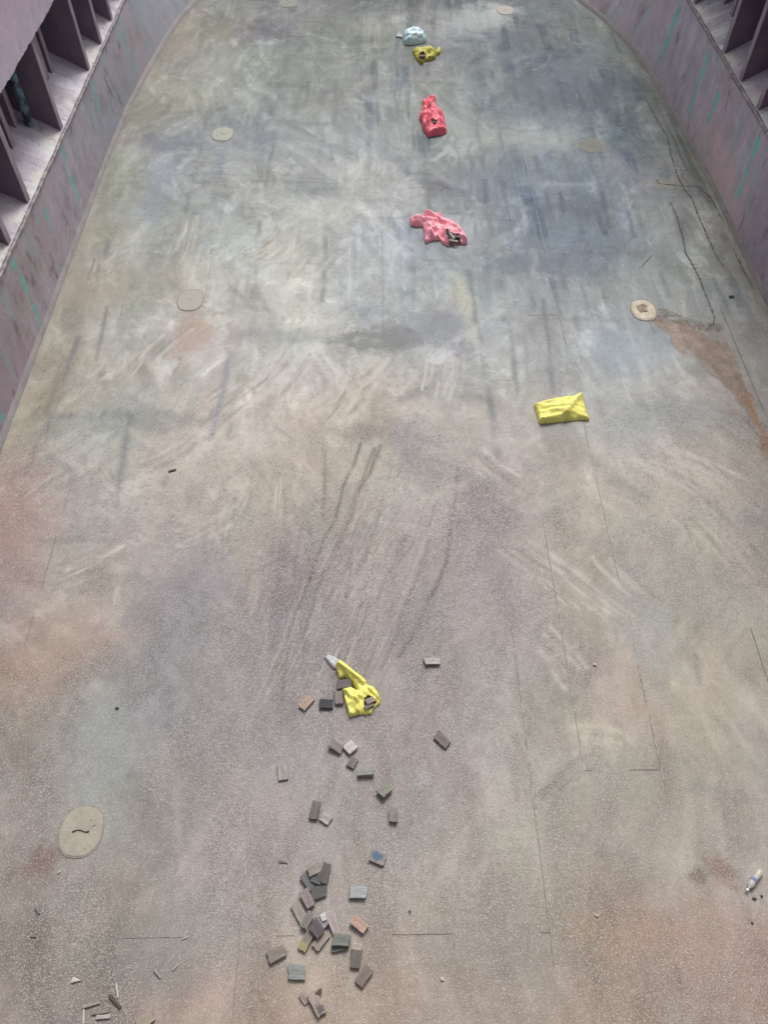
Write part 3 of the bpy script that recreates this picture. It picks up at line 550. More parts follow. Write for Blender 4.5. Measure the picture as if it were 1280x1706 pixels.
    if s < 0:
        for yf in (3.95, 5.2, 6.45, 7.7, 8.95, 10.25, 11.5, 12.75, 15.3, 17.85, 19.15, 20.4, 21.7, 23.0, 24.3): frame(yf, 0.0)
        for yf in (16.75, 17.1, 14.1, 13.4, 20.9): frame(yf, .52)
        frame(14.75, .62, .5)
        # scuffed pipe standing on the shelf between two frames
        bm = bmesh.new(); bmesh.ops.create_cone(bm, cap_ends=True, segments=20, radius1=.085, radius2=.085, depth=3.2); bmesh.ops.translate(bm, vec=(xe - .52, 15.02, ze + .28 + 1.6), verts=bm.verts)
        bm_obj('pipe', bm, m_pipe, root, True)
    else:
        for yf in (6.4, 7.7, 9.0, 10.25, 11.5, 12.75, 14.0, 15.25, 16.45, 17.72, 20.25, 21.5, 22.8, 24.1): frame(yf, 0.0)
        for yf in (18.95, 19.6): frame(yf, .42, .5)
    return root
wall(-1, LB, -6.2, 1.58, 'mauve steel wall left of the floor with dusty shelf, dark frames and pink upper plate')
wall(1, RB, 7.5, 1.92, 'mauve steel wall right of the floor with five bright teal paint stripes')

# ------------------------------------------------------------------ manhole covers
def cover_mat(name, c1, c2, c3, grain=60):
    m, n, b = new_mat(name); co = coords(n)
    a = mixc(n, mapr(n, noise(n, co, 5, 5, .7), .35, .65, 0, 1), c1, c2)
    n.links.new(mixc(n, mapr(n, noise(n, co, grain, 3, .8), .60, .70, 0, .8), a, c3), b.inputs['Base Color']); b.inputs['Roughness'].default_value = .85
    bump(n, b, noise(n, co, grain, 3, .7), .2, .006); return m
m_ring, n, b = new_mat('cover rim dirt'); co = coords(n); n.links.new(mixc(n, mapr(n, noise(n, co, 9, 4, .7), .4, .65, 0, 1), cval(136, 131, 123), cval(160, 155, 146)), b.inputs['Base Color']); b.inputs['Roughness'].default_value = .9
def oval(a, b_, k, pw=2.35):
    t = 2 * math.pi * k; c, s_ = math.cos(t), math.sin(t); e = 2 / pw
    return a * math.copysign(abs(c) ** e, c), b_ * math.copysign(abs(s_) ** e, s_)
def disc(name, a, b_, z0, z1, mat, parent, seed, inner=0.0, rough=.004, n_=64):
    rr = random.Random(seed); rings = [(1.0, z0), (1.0, z1 - .003), (.975, z1)]
    rings += [(f, z1) for f in ((.8, .6, .4, .2, .02) if not inner else (inner, ))]
    if inner: rings += [(inner, z0)]
    V = []; Fc = []
    ph = [rr.uniform(-1, 1) for _ in range(n_)]
    for j, (f, z) in enumerate(rings):
        for k in range(n_):
            x, y = oval(a, b_, k / n_); d = 1 + .006 * ph[k] * (1 if j < 3 else .5); V.append((x * f * d, y * f * d, z + (rr.uniform(-rough, rough) * .3 if 2 < j else 0)))
        if j:
            for k in range(n_): p0 = (j - 1) * n_; k1 = (k + 1) % n_; Fc.append((p0 + k, p0 + k1, p0 + n_ + k1, p0 + n_ + k))
    if not inner: Fc.append(tuple(range((len(rings) - 1) * n_, len(rings) * n_)))
    return mesh_obj(name, V, Fc, mat, parent)
def cover(px, py, label, mats, raised=.012, handle=False, specks=0, open_=False, size=(.25, .31), ringw=1.05):
    raised *= .55
    p = on_floor(px, py); t = thing('manhole_cover', label, 'manhole cover', (p.x, p.y, .004), 'oval covers let into the floor')
    disc('rim', size[0] * ringw, size[1] * ringw, -.02, raised * .35, m_ring, t, int(px), inner=.9)
    if open_:
        V = []; Fc = []; n_ = 48; rr = random.Random(3)
        for j in range(10):
            f = 1 - j / 9 * .98; f = max(f, .02); dz = .03 * math.sin(min(1, (1 - f) * 4) * math.pi / 2) * (1 if f > .75 else 1) - .035 * (1 - f)
            for k in range(n_):
                x, y = oval(size[0], size[1], k / n_); V.append((x * f, y * f, dz + rr.uniform(-.004, .004)))
            if j:
                for k in range(n_): p0 = (j - 1) * n_; k1 = (k + 1) % n_; Fc.append((p0 + k, p0 + k1, p0 + n_ + k1, p0 + n_ + k))
        Fc.append(tuple(range(9 * n_, 10 * n_))); mesh_obj('plate', V, Fc, mats, t)
        for (ox, oy, ra, rb, zz_, nm_) in ((-.045, .06, .12, .12, .014, 'hole_patch'), (.03, .13, .05, .03, .018, 'hole_patch')):  # flat patches: dark crumbs and the hole's shade put into the colour
            rr = random.Random(int(ra * 900)); V2 = [(ox, oy, zz_)] + [(ox + ra * (1 + rr.uniform(-.3, .3)) * math.cos(k / 18 * 6.283), oy + rb * (1 + rr.uniform(-.3, .3)) * math.sin(k / 18 * 6.283), zz_) for k in range(18)]
            mesh_obj(nm_, V2, [(0, 1 + k, 1 + (k + 1) % 18) for k in range(18)], m_hole_patch, t)
    else: disc('plate', size[0] * .975, size[1] * .975, -.01, raised, mats, t, int(py))
    if handle:
        V = []; Fc = []; K_ = 16
        for i in range(K_ + 1):
            x = -.1 + .2 * i / K_; y = .012 * math.sin(i / K_ * math.pi * 2.2 - .9)
            h = .0055 * (1 + .9 * (abs(i - K_ / 2) > K_ / 2 - 3)) ; V += [(x, y - h, raised + .006), (x, y + h, raised + .006), (x, y, raised + .012)]
            if i: k = 3 * (i - 1); Fc += [(k, k + 2, k + 5, k + 3), (k + 2, k + 1, k + 4, k + 5)]
        h_ = mesh_obj('handle', V, Fc, m_hole, t)
    rr = random.Random(int(px + py))
    for k in range(specks):
        a, f = rr.uniform(0, 6.28), rr.uniform(.15, .8); x, y = size[0] * f * math.cos(a), size[1] * f * math.sin(a); r0 = rr.uniform(.004, .010)
        bm = bmesh.new(); bmesh.ops.create_cone(bm, cap_ends=True, segments=8, radius1=r0, radius2=r0 * .8, depth=.006); bmesh.ops.translate(bm, vec=(x, y, raised + .003), verts=bm.verts); bm_obj('bolt', bm, m_hole, t)
    return t
m_hole_patch, n, b = new_mat('dark hole patch'); co = coords(n); n.links.new(mixc(n, mapr(n, noise(n, co, 30, 4, .75), .4, .6, 0, 1), cval(96, 86, 70), cval(168, 154, 132)), b.inputs['Base Color']); b.inputs['Roughness'].default_value = .7  # mottled dark tone painting the shade of the open hole
m_hole, n, b = new_mat('dark recess'); b.inputs['Base Color'].default_value = (.045, .04, .035, 1); b.inputs['Roughness'].default_value = .9
cm1 = cover_mat('pale gritty cover', cval(158, 153, 140), cval(176, 170, 156), cval(136, 130, 119)); cm2 = cover_mat('speckled cover', cval(160, 162, 150), cval(180, 180, 168), cval(118, 118, 104), 34)
cm3 = cover_mat('smooth grey cover', cval(172, 170, 163), cval(176, 168, 160), cval(168, 163, 155)); cm4 = cover_mat('sandy cover', cval(222, 212, 194), cval(196, 184, 162), cval(128, 116, 98), 22)
cm5 = cover_mat('greenish cover', cval(128, 134, 126), cval(146, 150, 140), cval(126, 128, 120), 30); cm6 = cover_mat('muddy cover', cval(134, 132, 122), cval(120, 122, 120), cval(104, 104, 98), 20)
cover(135, 1385, 'big oval cover in the left foreground with a bent handle and dark bolts', cm1, .014, True, 7, size=(.25, .285))
cover(371, 224, 'cream speckled oval cover on the far left of the floor behind a blue-grey smear', cm2, .02, False, 5)
cover(317, 500, 'smooth pale oval cover with a reddish rust smear running down from it', cm3, .012, size=(.245, .31))
cover(1073, 517, 'sandy open oval cap at the head of the brown rust trail', cm4, .03, open_=True, size=(.235, .30))
cover(481, 5, 'greenish oval cover at the top edge near the left curve of the wall', cm5, .012)
cover(842, 17, 'pale oval cover at the far end with a light smear trailing from it', cm3, .014)
cover(985, 243, 'muddy brown oval cover on the dark blue-grey right side of the floor', cm6, .010, size=(.27, .3))

# ------------------------------------------------------------------ bags
def bag_mat(name, c1, c2, rough=.55, weave=True):
    m, n, b = new_mat(name); co = coords(n)
    n.links.new(mixc(n, mapr(n, noise(n, co, 7, 5, .65, .6), .35, .68, 0, 1), c1, c2), b.inputs['Base Color'])
    b.inputs['Roughness'].default_value = rough; b.inputs['Specular IOR Level'].default_value = .35
    wv = N(n, 'Mix', data_type='RGBA'); wv.inputs[0].default_value = .12; nn = N(n, 'TexNoise'); nn.inputs['Scale'].default_value = 4; n.links.new(co, nn.inputs['Vector']); n.links.new(co, wv.inputs[6]); n.links.new(nn.outputs['Color'], wv.inputs[7])
    vr = N(n, 'TexVoronoi', feature='F1'); vr.inputs['Scale'].default_value = 15; n.links.new(wv.outputs[2], vr.inputs['Vector'])
    a = vr.outputs['Distance']; c = noise(n, co, 45, 3, .6, .8); ad = N(n, 'Math', operation='MULTIPLY_ADD'); n.links.new(c, ad.inputs[0]); ad.inputs[1].default_value = .25; n.links.new(a, ad.inputs[2])
    bump(n, b, ad.outputs[0], .3, .03); return m
mb_red = bag_mat('red plastic', tuple(1.08 * v for v in cval(252, 130, 146)), tuple(1.05 * v for v in cval(242, 106, 124))); mb_pink = bag_mat('pink plastic', tuple(1.15 * v for v in cval(255, 182, 196)), tuple(1.15 * v for v in cval(255, 158, 174))); mb_yel = bag_mat('yellow woven plastic', cval(255, 250, 150), cval(246, 236, 112), .58)
mb_yd = bag_mat('dirty yellow plastic', cval(208, 202, 84), cval(180, 172, 70)); mb_wh = bag_mat('pale blue plastic', cval(222, 244, 250), cval(200, 230, 240)); mb_gr = bag_mat('clear grey plastic', cval(206, 208, 212), cval(178, 180, 184))
def inside(x, y, P):
    c = False; n_ = len(P)
    for i in range(n_):
        x0, y0 = P[i]; x1, y1 = P[(i + 1) % n_]
        if (y0 > y) != (y1 > y) and x < (x1 - x0) * (y - y0) / (y1 - y0) + x0: c = not c
    return c
def pdist(x, y, P):
    d = 9
    for i in range(len(P)):
        x0, y0 = P[i]; x1, y1 = P[(i + 1) % len(P)]; dx, dy = x1 - x0, y1 - y0; t = max(0, min(1, ((x - x0) * dx + (y - y0) * dy) / (dx * dx + dy * dy + 1e-12)))
        d = min(d, math.hypot(x - x0 - t * dx, y - y0 - t * dy))
    return d
def crumpled(name, pts, parent, origin, mat, hmax, wid, seed, hole=None, crease=.035, ang=0, step=.018, z0=0.0, sag=None, folds=()):
    """a crumpled bag skin: plan outline on the floor, puffed up and creased, closed underneath"""
    rr = random.Random(seed); P = [(x - origin[0], y - origin[1]) for x, y in pf(pts)]
    Q = []
    for i in range(len(P)):
        (x0, y0), (x1, y1) = P[i], P[(i + 1) % len(P)]; k = max(1, int(math.hypot(x1 - x0, y1 - y0) / step))
        for j in range(k): Q.append((x0 + (x1 - x0) * j / k + rr.uniform(-.006, .006), y0 + (y1 - y0) * j / k + rr.uniform(-.006, .006)))
    HQ = [(on_floor(x, y, hmax * .7).x - origin[0], on_floor(x, y, hmax * .7).y - origin[1]) for x, y in hole] if hole else None
    xs_ = [p[0] for p in Q]; ys_ = [p[1] for p in Q]; inner = []; y = min(ys_); row = 0
    while y < max(ys_):
        x = min(xs_) + (row % 2) * step / 2
        while x < max(xs_):
            if inside(x, y, Q) and pdist(x, y, Q) > step * .45: inner.append((x + rr.uniform(-.3, .3) * step, y + rr.uniform(-.3, .3) * step))
            x += step
        y += step * .87; row += 1
    nb = len(Q); pv = [Vector(p) for p in Q + inner]
    vo, eo, fo_, *_ = delaunay_2d_cdt(pv, [(i, (i + 1) % nb) for i in range(nb)], [], 1, 1e-6)
    A = np.array([[v.x, v.y] for v in vo]); D = np.array([pdist(a, b2, Q) for a, b2 in A]); t = math.radians(ang)
    u = A[:, 0] * math.cos(t) + A[:, 1] * math.sin(t); v = -A[:, 0] * math.sin(t) + A[:, 1] * math.cos(t)
    prof = hmax * np.sqrt(np.clip(1 - (1 - np.clip(D / wid, 0, 1)) ** 2, 0, 1))
    fo = np.zeros(len(u)); uw = u + .05 * fbm(u, v, 3, 3, 2, seed + 5); vw = v + .05 * fbm(u, v, 3, 3, 2, seed + 6); wsum = 0
    for kf in range(8):
        th = rr.gauss(math.pi / 2, .42) if kf < 6 else rr.uniform(0, 3.14); lam = rr.uniform(.09, .34) * (hmax / .2) ** .3; q2 = (uw * math.cos(th) + vw * math.sin(th)) / lam + rr.random()
        tri = np.abs((q2 % 1.0) - .5) * 2; gate = sm(-.12, .12, fbm(u, v, 2.6, 2.6, 2, seed + 60 + kf)); fo += lam * (tri - .5) * gate; wsum += lam
    fo = fo / wsum * 6.5
    f1 = fbm(u + 3 + .15 * fbm(u, v, 5, 5, 2, seed), v + 3, 3.0, 10, 4, seed + 1, .6); rd = 1 - np.abs(f1) * 3.2; f2 = fbm(u + 9, v + 9, 9, 9, 3, seed + 2); rd2 = 1 - np.abs(f2) * 4
    Zz = z0 + .006 + prof * (.82 + .35 * fbm(u, v, 3, 3, 3, seed + 3)) + (crease * .10 * (rd - .4) + crease * fo) * np.clip(D / .04, 0, 1)
    for (fx0, fy0, fx1, fy1, amp, fw) in folds:
        a = pf([(fx0, fy0)])[0]; c = pf([(fx1, fy1)])[0]; dd = seg_dist(A[:, 0] + origin[0], A[:, 1] + origin[1], [a, c]); Zz += amp * np.exp(-(dd / fw) ** 2) * np.clip(D / .03, 0, 1)
    if HQ is not None:
        for i, (a, b2) in enumerate(A):
            if inside(a, b2, HQ): Zz[i] = max(.01, Zz[i] - min(.12, pdist(a, b2, HQ) * 2.2))
    Zz = np.maximum(Zz, z0 + .006)
    V = [(a, b2, z) for (a, b2), z in zip(A, Zz)] ; n0 = len(V); V += [(a, b2, z0 + .001) for a, b2 in A]; Fc = [tuple(f) for f in fo_]
    Fh = []; Fk = []
    for f in Fc:
        cx_, cy_ = A[list(f)].mean(0)
        (Fh if HQ is not None and inside(cx_, cy_, HQ) else Fk).append(f)
    Fc2 = list(Fk) + [tuple(n0 + i for i in reversed(f)) for f in Fk]
    ec = {}
    for f in Fc:
        for i in range(len(f)):
            e = tuple(sorted((f[i], f[(i + 1) % len(f)]))); ec[e] = ec.get(e, 0) + 1
    Fc2 += [(a, b2, b2 + n0, a + n0) for (a, b2), k in ec.items() if k == 1]
    o = mesh_obj(name, V, Fc2, mat, parent, True)
    bm = bmesh.new(); bm.from_mesh(o.data); bmesh.ops.recalc_face_normals(bm, faces=bm.faces); bmesh.ops.delete(bm, geom=[q_ for q_ in bm.verts if not q_.link_faces], context='VERTS'); bm.to_mesh(o.data); bm.free()
    if Fh: mesh_obj('torn_hole', V, Fh, m_inner, parent, True)
    return o
m_inner, n, b = new_mat('dark bag inside'); co = coords(n); n.links.new(mixc(n, noise(n, co, 18, 4, .7), cval(70, 58, 52), cval(128, 108, 92)), b.inputs['Base Color']); b.inputs['Roughness'].default_value = .9  # dark brown mottle on the faces of the torn openings
def Q8(pts, k, ox, oy): return [(ox + a / k, oy + b / k) for a, b in pts]
def make_bag(label, kx, body, mat, h, wid, seed, hole=None, extra=(), grp='bags lying on the floor', **kw):
    k, ox, oy = kx; pts = Q8(body, k, ox, oy); c = on_floor(sum(p[0] for p in pts) / len(pts), sum(p[1] for p in pts) / len(pts))
    t = thing('plastic_bag', label, 'bag', (c.x, c.y, .008), grp)
    kw['folds'] = [tuple(Q8([f[:2]], k, ox, oy)[0]) + tuple(Q8([f[2:4]], k, ox, oy)[0]) + tuple(f[4:]) for f in kw.get('folds', ())]
    crumpled('bag_skin', pts, t, (c.x, c.y), mat, h, wid, seed, Q8(hole, k, ox, oy) if hole else None, **kw)
    for nm, p2, m2, h2, w2, z2 in extra: crumpled(nm, Q8(p2, k, ox, oy), t, (c.x, c.y), m2, h2, w2, seed + 40, crease=.02, z0=z2, step=.018)
    return t
K1 = (7.756, 640, 30)
make_bag('pale blue tied bag, the farthest bag on the floor', K1, [(232,262),(262,232),(320,200),(400,195),(470,190),(520,250),(565,290),(540,330),(450,345),(340,358),(260,350),(240,310)], mb_wh, .26, .30, 11, crease=.03, ang=10,
    extra=[('tied_end', [(150,235),(185,200),(215,235),(250,250),(245,275),(205,262),(150,255)], mb_gr, .06, .08, .0)])
make_bag('small dirty yellow torn bag just in front of the pale blue bag', K1, [(365,435),(420,420),(500,420),(560,410),(620,405),(660,440),(680,470),(660,535),(600,555),(540,565),(490,600),(440,570),(400,520),(385,480)], mb_yd, .22, .25, 23, hole=[(455,460),(490,430),(530,450),(540,480),(500,505),(460,495)], crease=.04,
    extra=[('tied_end', [(655,455),(700,400),(735,395),(740,430),(725,475),(690,485),(670,500)], mb_yd, .09, .09, .0)])
make_bag('red bag with knotted handles, just nearer than the small yellow bag', K1, [(495,1075),(560,1085),(600,1060),(640,1030),(668,1040),(665,1120),(655,1160),(700,1215),(780,1290),(790,1380),(815,1460),(800,1500),(740,1520),(660,1530),(580,1550),(540,1510),(500,1440),(488,1360),(450,1320),(460,1260),(485,1220),(500,1150)], mb_red, .24, .3, 34, hole=[(600,1340),(640,1320),(685,1345),(680,1370),(640,1385),(610,1365)], crease=.055, ang=90, step=.018,
    folds=[(520, 1150, 520, 1480, .05, .035), (600, 1120, 720, 1330, .05, .035), (640, 1100, 560, 1300, .04, .03), (500, 1440, 780, 1430, .05, .03), (470, 1250, 510, 1420, .05, .025), (560, 1130, 600, 1300, .045, .02), (660, 1170, 780, 1300, .05, .025), (560, 1500, 640, 1400, .04, .02), (700, 1500, 720, 1400, .04, .02)],
    extra=[('tied_handle', [(560,1090),(640,1035),(668,1040),(665,1110),(640,1150),(600,1130)], mb_red, .12, .1, .03)])
K2 = (9.143, 660, 330)
make_bag('pink torn bag with grey slats in its open end', K2, [(222,300),(290,310),(400,320),(425,290),(480,262),(560,290),(680,320),(750,385),(860,420),(930,450),(990,510),(1040,590),(1095,700),(1060,715),(960,715),(840,735),(780,740),(710,700),(670,650),(560,655),(445,705),(430,620),(425,520),(400,445),(300,440),(225,435),(212,360)], mb_pink, .17, .22, 45,
    hole=[(750,480),(800,470),(850,500),(930,550),(985,600),(990,660),(930,690),(840,680),(790,630),(760,560)], crease=.045, ang=-30, step=.016,
    folds=[(440, 300, 740, 460, .08, .035), (500, 270, 800, 400, .06, .03), (300, 370, 600, 430, .06, .05), (860, 440, 1070, 690, .06, .04), (700, 500, 800, 720, .05, .03), (480, 470, 560, 650, .05, .02), (560, 460, 640, 640, .045, .02), (430, 520, 640, 560, .04, .02), (250, 320, 400, 350, .04, .02)])
K3 = (8.533, 860, 630)
make_bag('flat folded bright yellow sack alone on the right half of the floor', K3, [(245,400),(360,365),(500,335),(700,298),(880,272),(905,230),(935,240),(945,280),(960,330),(990,440),(1010,520),(1045,608),(930,603),(800,612),(640,630),(480,650),(350,662),(325,640),(300,540),(270,450)], mb_yel, .17, .3, 56, crease=.022, ang=12, step=.018,
    folds=[(920, 260, 690, 570, .05, .045), (690, 570, 360, 640, .04, .04), (300, 420, 900, 300, .02, .05), (360, 500, 720, 490, -.035, .03), (290, 430, 350, 640, .02, .03)])
K4 = (4.267, 480, 1070)
make_bag('yellow torn bag spilling wood offcuts on the near floor, neck to the upper left', K4, [(330,165),(375,130),(420,165),(480,215),(520,245),(555,275),(560,305),(605,320),(635,350),(658,405),(655,440),(620,465),(590,515),(500,520),(440,538),(425,490),(405,440),(395,390),(378,345),(400,335),(450,325),(490,345),(460,300),(400,255),(365,270),(350,215)], mb_yel, .12, .14, 67,
    hole=[(540,405),(570,375),(600,385),(630,420),(600,460),(560,475),(540,450)], crease=.034, ang=-40, step=.011,
    folds=[(360, 170, 540, 310, .05, .02), (390, 200, 500, 340, .03, .016), (540, 310, 640, 400, .04, .025), (400, 400, 440, 520, .03, .02), (480, 360, 500, 500, .03, .02)],
    extra=[('clear_end', [(255,110),(290,92),(340,110),(378,132),(360,160),(335,195),(310,185),(280,140)], mb_gr, .05, .05, .0)])

# ------------------------------------------------------------------ wood offcuts
_wm = {}
def wood_mat(c, patch=None):
    key = (c, patch)
    if key in _wm: return _wm[key]
    m, n, b = new_mat('weathered wood'); co = coords(n, (3, 22, 22)); c2 = coords(n)
    g_ = sum(c) / 3; c = tuple(min(235, (v * .6 + g_ * .4) * 1.05) for v in c)
    k = tuple(int(v * .74) for v in c); l = tuple(min(235, int(v * 1.08)) for v in c)
    g = mixc(n, mapr(n, noise(n, co, 2.2, 5, .7, .4), .3, .7, 0, 1), cval(*k), cval(*l))
    g = mixc(n, mapr(n, noise(n, c2, 9, 4, .7), .5, .75, 0, .45), g, cval(min(230, c[0] + 22), min(230, c[1] + 20), min(230, c[2] + 18)))
    if patch:
        mp = N(n, 'Mapping'); tc = N(n, 'TexCoord'); mp.inputs['Location'].default_value = (patch[3], patch[4], 0); n.links.new(tc.outputs['Object'], mp.inputs[0])
        ln = N(n, 'VectorMath', operation='LENGTH'); n.links.new(mp.outputs[0], ln.inputs[0]); ad = N(n, 'Math', operation='MULTIPLY_ADD'); n.links.new(noise(n, c2, 16, 4, .7), ad.inputs[0]); ad.inputs[1].default_value = .16; n.links.new(ln.outputs['Value'], ad.inputs[2])
        g = mixc(n, mapr(n, ad.outputs[0], patch[5] + .07, patch[5] + .10, .7, 0), g, cval(*patch[:3]))
    n.links.new(g, b.inputs['Base Color']); b.inputs['Roughness'].default_value = .82; bump(n, b, noise(n, co, 3, 4, .7), .5, .006)
    _wm[key] = m; return m
def offcut(px, py, L, Wd, ang, c, label, th=.034, lift=0.0, tilt=(0, 0), patch=None, taper=0.0, seed=None, group='wood offcuts spilled over the near floor', name='wood_block', cat='wood block', notch=False):
    rr = random.Random(int(px * 31 + py)); s_ = ppm(py); l = L / s_ / 2; wd = Wd / s_ / 2; skew = rr.uniform(-.18, .18) if rr.random() < .6 else 0; taper = taper or rr.uniform(0, .14)
    bm = bmesh.new(); nx = 7; V = {}
    for i in range(nx):
        u = -1 + 2 * i / (nx - 1); cup = .0025 * math.cos(u * 2)
        for j, v in enumerate((-1, -.35, .35, 1)):
            ww = wd * (1 - taper * (u + 1) / 2)
            for k, z in enumerate((0, th)):
                ex = l * (u + (rr.uniform(-.09, .07) if abs(u) == 1 else 0)); ey = ww * v * (1 + rr.uniform(-.03, .03)) + rr.uniform(-.002, .002)
                ex += skew * ww * v
                if notch and u > .5 and v > 0: ex -= l * .22
                V[i, j, k] = bm.verts.new((ex, ey, z + (cup + rr.uniform(-.0012, .0012)) * k))
    for i in range(nx - 1):
        for j in range(3):
            bm.faces.new((V[i, j, 1], V[i + 1, j, 1], V[i + 1, j + 1, 1], V[i, j + 1, 1])); bm.faces.new((V[i, j + 1, 0], V[i + 1, j + 1, 0], V[i + 1, j, 0], V[i, j, 0]))
        bm.faces.new((V[i, 0, 0], V[i + 1, 0, 0], V[i + 1, 0, 1], V[i, 0, 1])); bm.faces.new((V[i + 1, 3, 0], V[i, 3, 0], V[i, 3, 1], V[i + 1, 3, 1]))
    for j in range(3):
        bm.faces.new((V[0, j + 1, 0], V[0, j, 0], V[0, j, 1], V[0, j + 1, 1])); bm.faces.new((V[nx - 1, j, 0], V[nx - 1, j + 1, 0], V[nx - 1, j + 1, 1], V[nx - 1, j, 1]))
    bmesh.ops.recalc_face_normals(bm, faces=bm.faces)
    es = [e for e in bm.edges if len(e.link_faces) == 2 and e.calc_face_angle(0) > .9]
    bmesh.ops.bevel(bm, geom=es, offset=.0025, segments=1, affect='EDGES')
    o = bm_obj(name, bm, wood_mat(c, patch)); rz = math.radians(-ang)
    rot = Euler((math.radians(tilt[0]), math.radians(tilt[1]), rz), 'XYZ'); o.rotation_euler = rot
    M = rot.to_matrix(); low = min((M @ v.co).z for v in o.data.vertices)
    p = on_floor(px, py, lift + th * .7); o.location = (p.x, p.y, .009 + lift - low)
    return tag(o, label, cat, group)
B = offcut
B(511,1171,25,14,-51,(186,150,122),'tan-orange wood block, leftmost of the row beside the spilling yellow bag')
B(544,1173,22,16,3,(62,64,72),'charcoal black wood block between the tan-orange block and the spilling yellow bag')
B(565,1163,23,14,84,(142,124,120),'taupe wood block touching the left edge of the spilling yellow bag',.04,0,(6,0))
B(574,1140,24,15,-10,(120,102,102),'dark mauve-brown wood block in the fold of the spilling yellow bag neck',.035,.02,(8,4))
B(720,1103,26,12,-3,(176,166,160),'pale thin wood block alone to the right of the spilling yellow bag',.03,0,(-8,4))
B(737,1233,27,16,47,(124,110,106),'brown wood block alone farthest right, below the pale thin one')
B(560,1244,23,14,32,(148,134,132),'mauve wood block with a dark sawn end beside the almost white block',.045,0,(4,8))
B(584,1246,19,18,-42,(196,184,180),'almost white square wood block below the spilling yellow bag',.035,.0,(-5,3))
B(587,1271,17,14,-60,(126,114,114),'small dark mauve wood block just below the almost white block',.034)
B(609,1290,27,9,-3,(140,142,132),'narrow greenish-grey wood block between the small mauve block and the seam',.05,0,(-14,0))
B(471,1286,27,16,80,(162,152,148),'grey upright-lying wood block alone on the left, far from the others',.03,0,(0,0))
B(641,1319,21,18,-40,(134,134,116),'mossy green wedge-like wood block close to the central seam',.04,0,(-10,10),None,.15)
B(525,1350,28,15,-80,(122,110,102),'dark brown long wood block leaning against a pale one in a pair',.045,0,(0,-4))
B(543,1364,18,15,32,(172,160,152),'pale wood block, right-hand one of the pair lying above the pile',.03)
B(656,1357,22,14,-88,(152,140,130),'wood block with light top and dark front end right of the pair',.055,0,(0,-6))
B(630,1429,26,19,20,(146,138,132),'wood block splashed with blue paint right above the pile',.034,0,(0,0),(58,96,138,.01,-.02,.062))
B(597,1487,28,19,3,(158,164,166),'blue-grey wood block right of the top of the pile',.036,0,(-4,0))
B(598,1540,28,15,36,(204,158,134),'salmon orange wood block right of the middle of the pile',.045,0,(0,6),(170,90,80,.07,0,.03))
B(461.5,1590,30,19,-25,(138,124,112),'plain brown wood block left below the pile',.036,0,(-4,0))
B(494,1619.5,28,22,3,(138,142,138),'grey-green wood block with pale rim below the pile on its left',.034)
B(593,1596,30,18,96,(112,102,92),'dark grooved wood block lying under a pale sawn offcut',.04)
B(595,1577,17,10,8,(190,172,156),'pale sawn offcut at the upper end of the dark grooved block',.03,.012,(4,0))
B(607,1626,30,17,-52,(132,112,100),'brown split board piece, lowest on the right of the pile',.036,0,(0,0))
B(528,1673,36,18,58,(170,146,132),'pinkish wood block with a blue-black burn, nearest of all',.036,.006,(-3,0),(58,58,78,-.06,.0,.055))
B(508,1664,17,13,50,(156,136,126),'thin flat wood chip tucked under the blue-black burnt block',.014)
B(531,1652,12,8,-45,(120,86,74),'small reddish wood shard above the blue-black burnt block',.03,.01,(20,0),None,.5)
B(241,1701,28,20,-35,(168,148,124),'tan wood block cut by the bottom edge left of the pile',.036)
# the pile
P_ = 'in the pile of wood offcuts'
B(532,1486,26,20,-14,(96,98,92),'dark green-grey wood block under the top of the pile',.036,0,(5,0))
B(514,1467,27,17,52,(112,112,116),'blue-grey dark wood block at the upper left of the pile',.036,.004,(0,6))
B(529,1464,19,16,20,(98,100,100),'dark slate wood block in the middle of the upper pile',.034,.03,(6,4))
B(541,1455,31,13,-78,(112,100,92),'dark brown wood block tipped on edge at the upper right of the pile',.04,.02,(28,0))
B(523,1448,20,18,-22,(160,146,136),'light brown square wood block on top of the upper pile',.034,.06,(5,-4))
B(512,1497,28,16,58,(154,130,134),'pinkish mauve wood block linking upper and lower pile',.034,.028,(0,6))
B(499,1520,33,16,56,(156,146,130),'tan-grey long wood block at the left edge of the pile',.034,0,(0,0))
B(512,1533,27,13,-62,(130,126,118),'narrow grey wood block crossing the tan-grey long one',.032,.034,(8,0))
B(538,1534,22,20,40,(150,136,142),'light mauve wood block in the heart of the lower pile',.034,.02,(-8,4))
B(528,1547,23,20,48,(104,90,94),'dark purple-brown wood block on top of the lower pile',.034,.055,(4,6))
B(539,1528,12,10,70,(224,218,212),'bright white piece in place of a highlight on the lower pile',.02,.07,(0,12))  # white piece stands in for the highlight on the light mauve block
B(556,1539,34,15,66,(178,160,158),'pale pink long wood block at the right edge of the lower pile',.032,.012,(0,6))
B(511,1567,33,15,-60,(148,130,112),'brown wood block with a yellow mossy end at the foot of the pile',.034,.0,(0,-4),(168,160,110,.09,0,.07))
B(535,1567,30,15,-50,(166,140,128),'rosy brown wood block beside the yellow mossy one',.034,.004,(0,0))
B(569,1567,28,18,4,(116,122,108),'dark green wood block on another at the lower right of the pile',.034,.036,(-6,0))
B(566,1578,26,12,-8,(104,110,100),'dark green thin board beneath the dark green block',.03,0,(0,0))
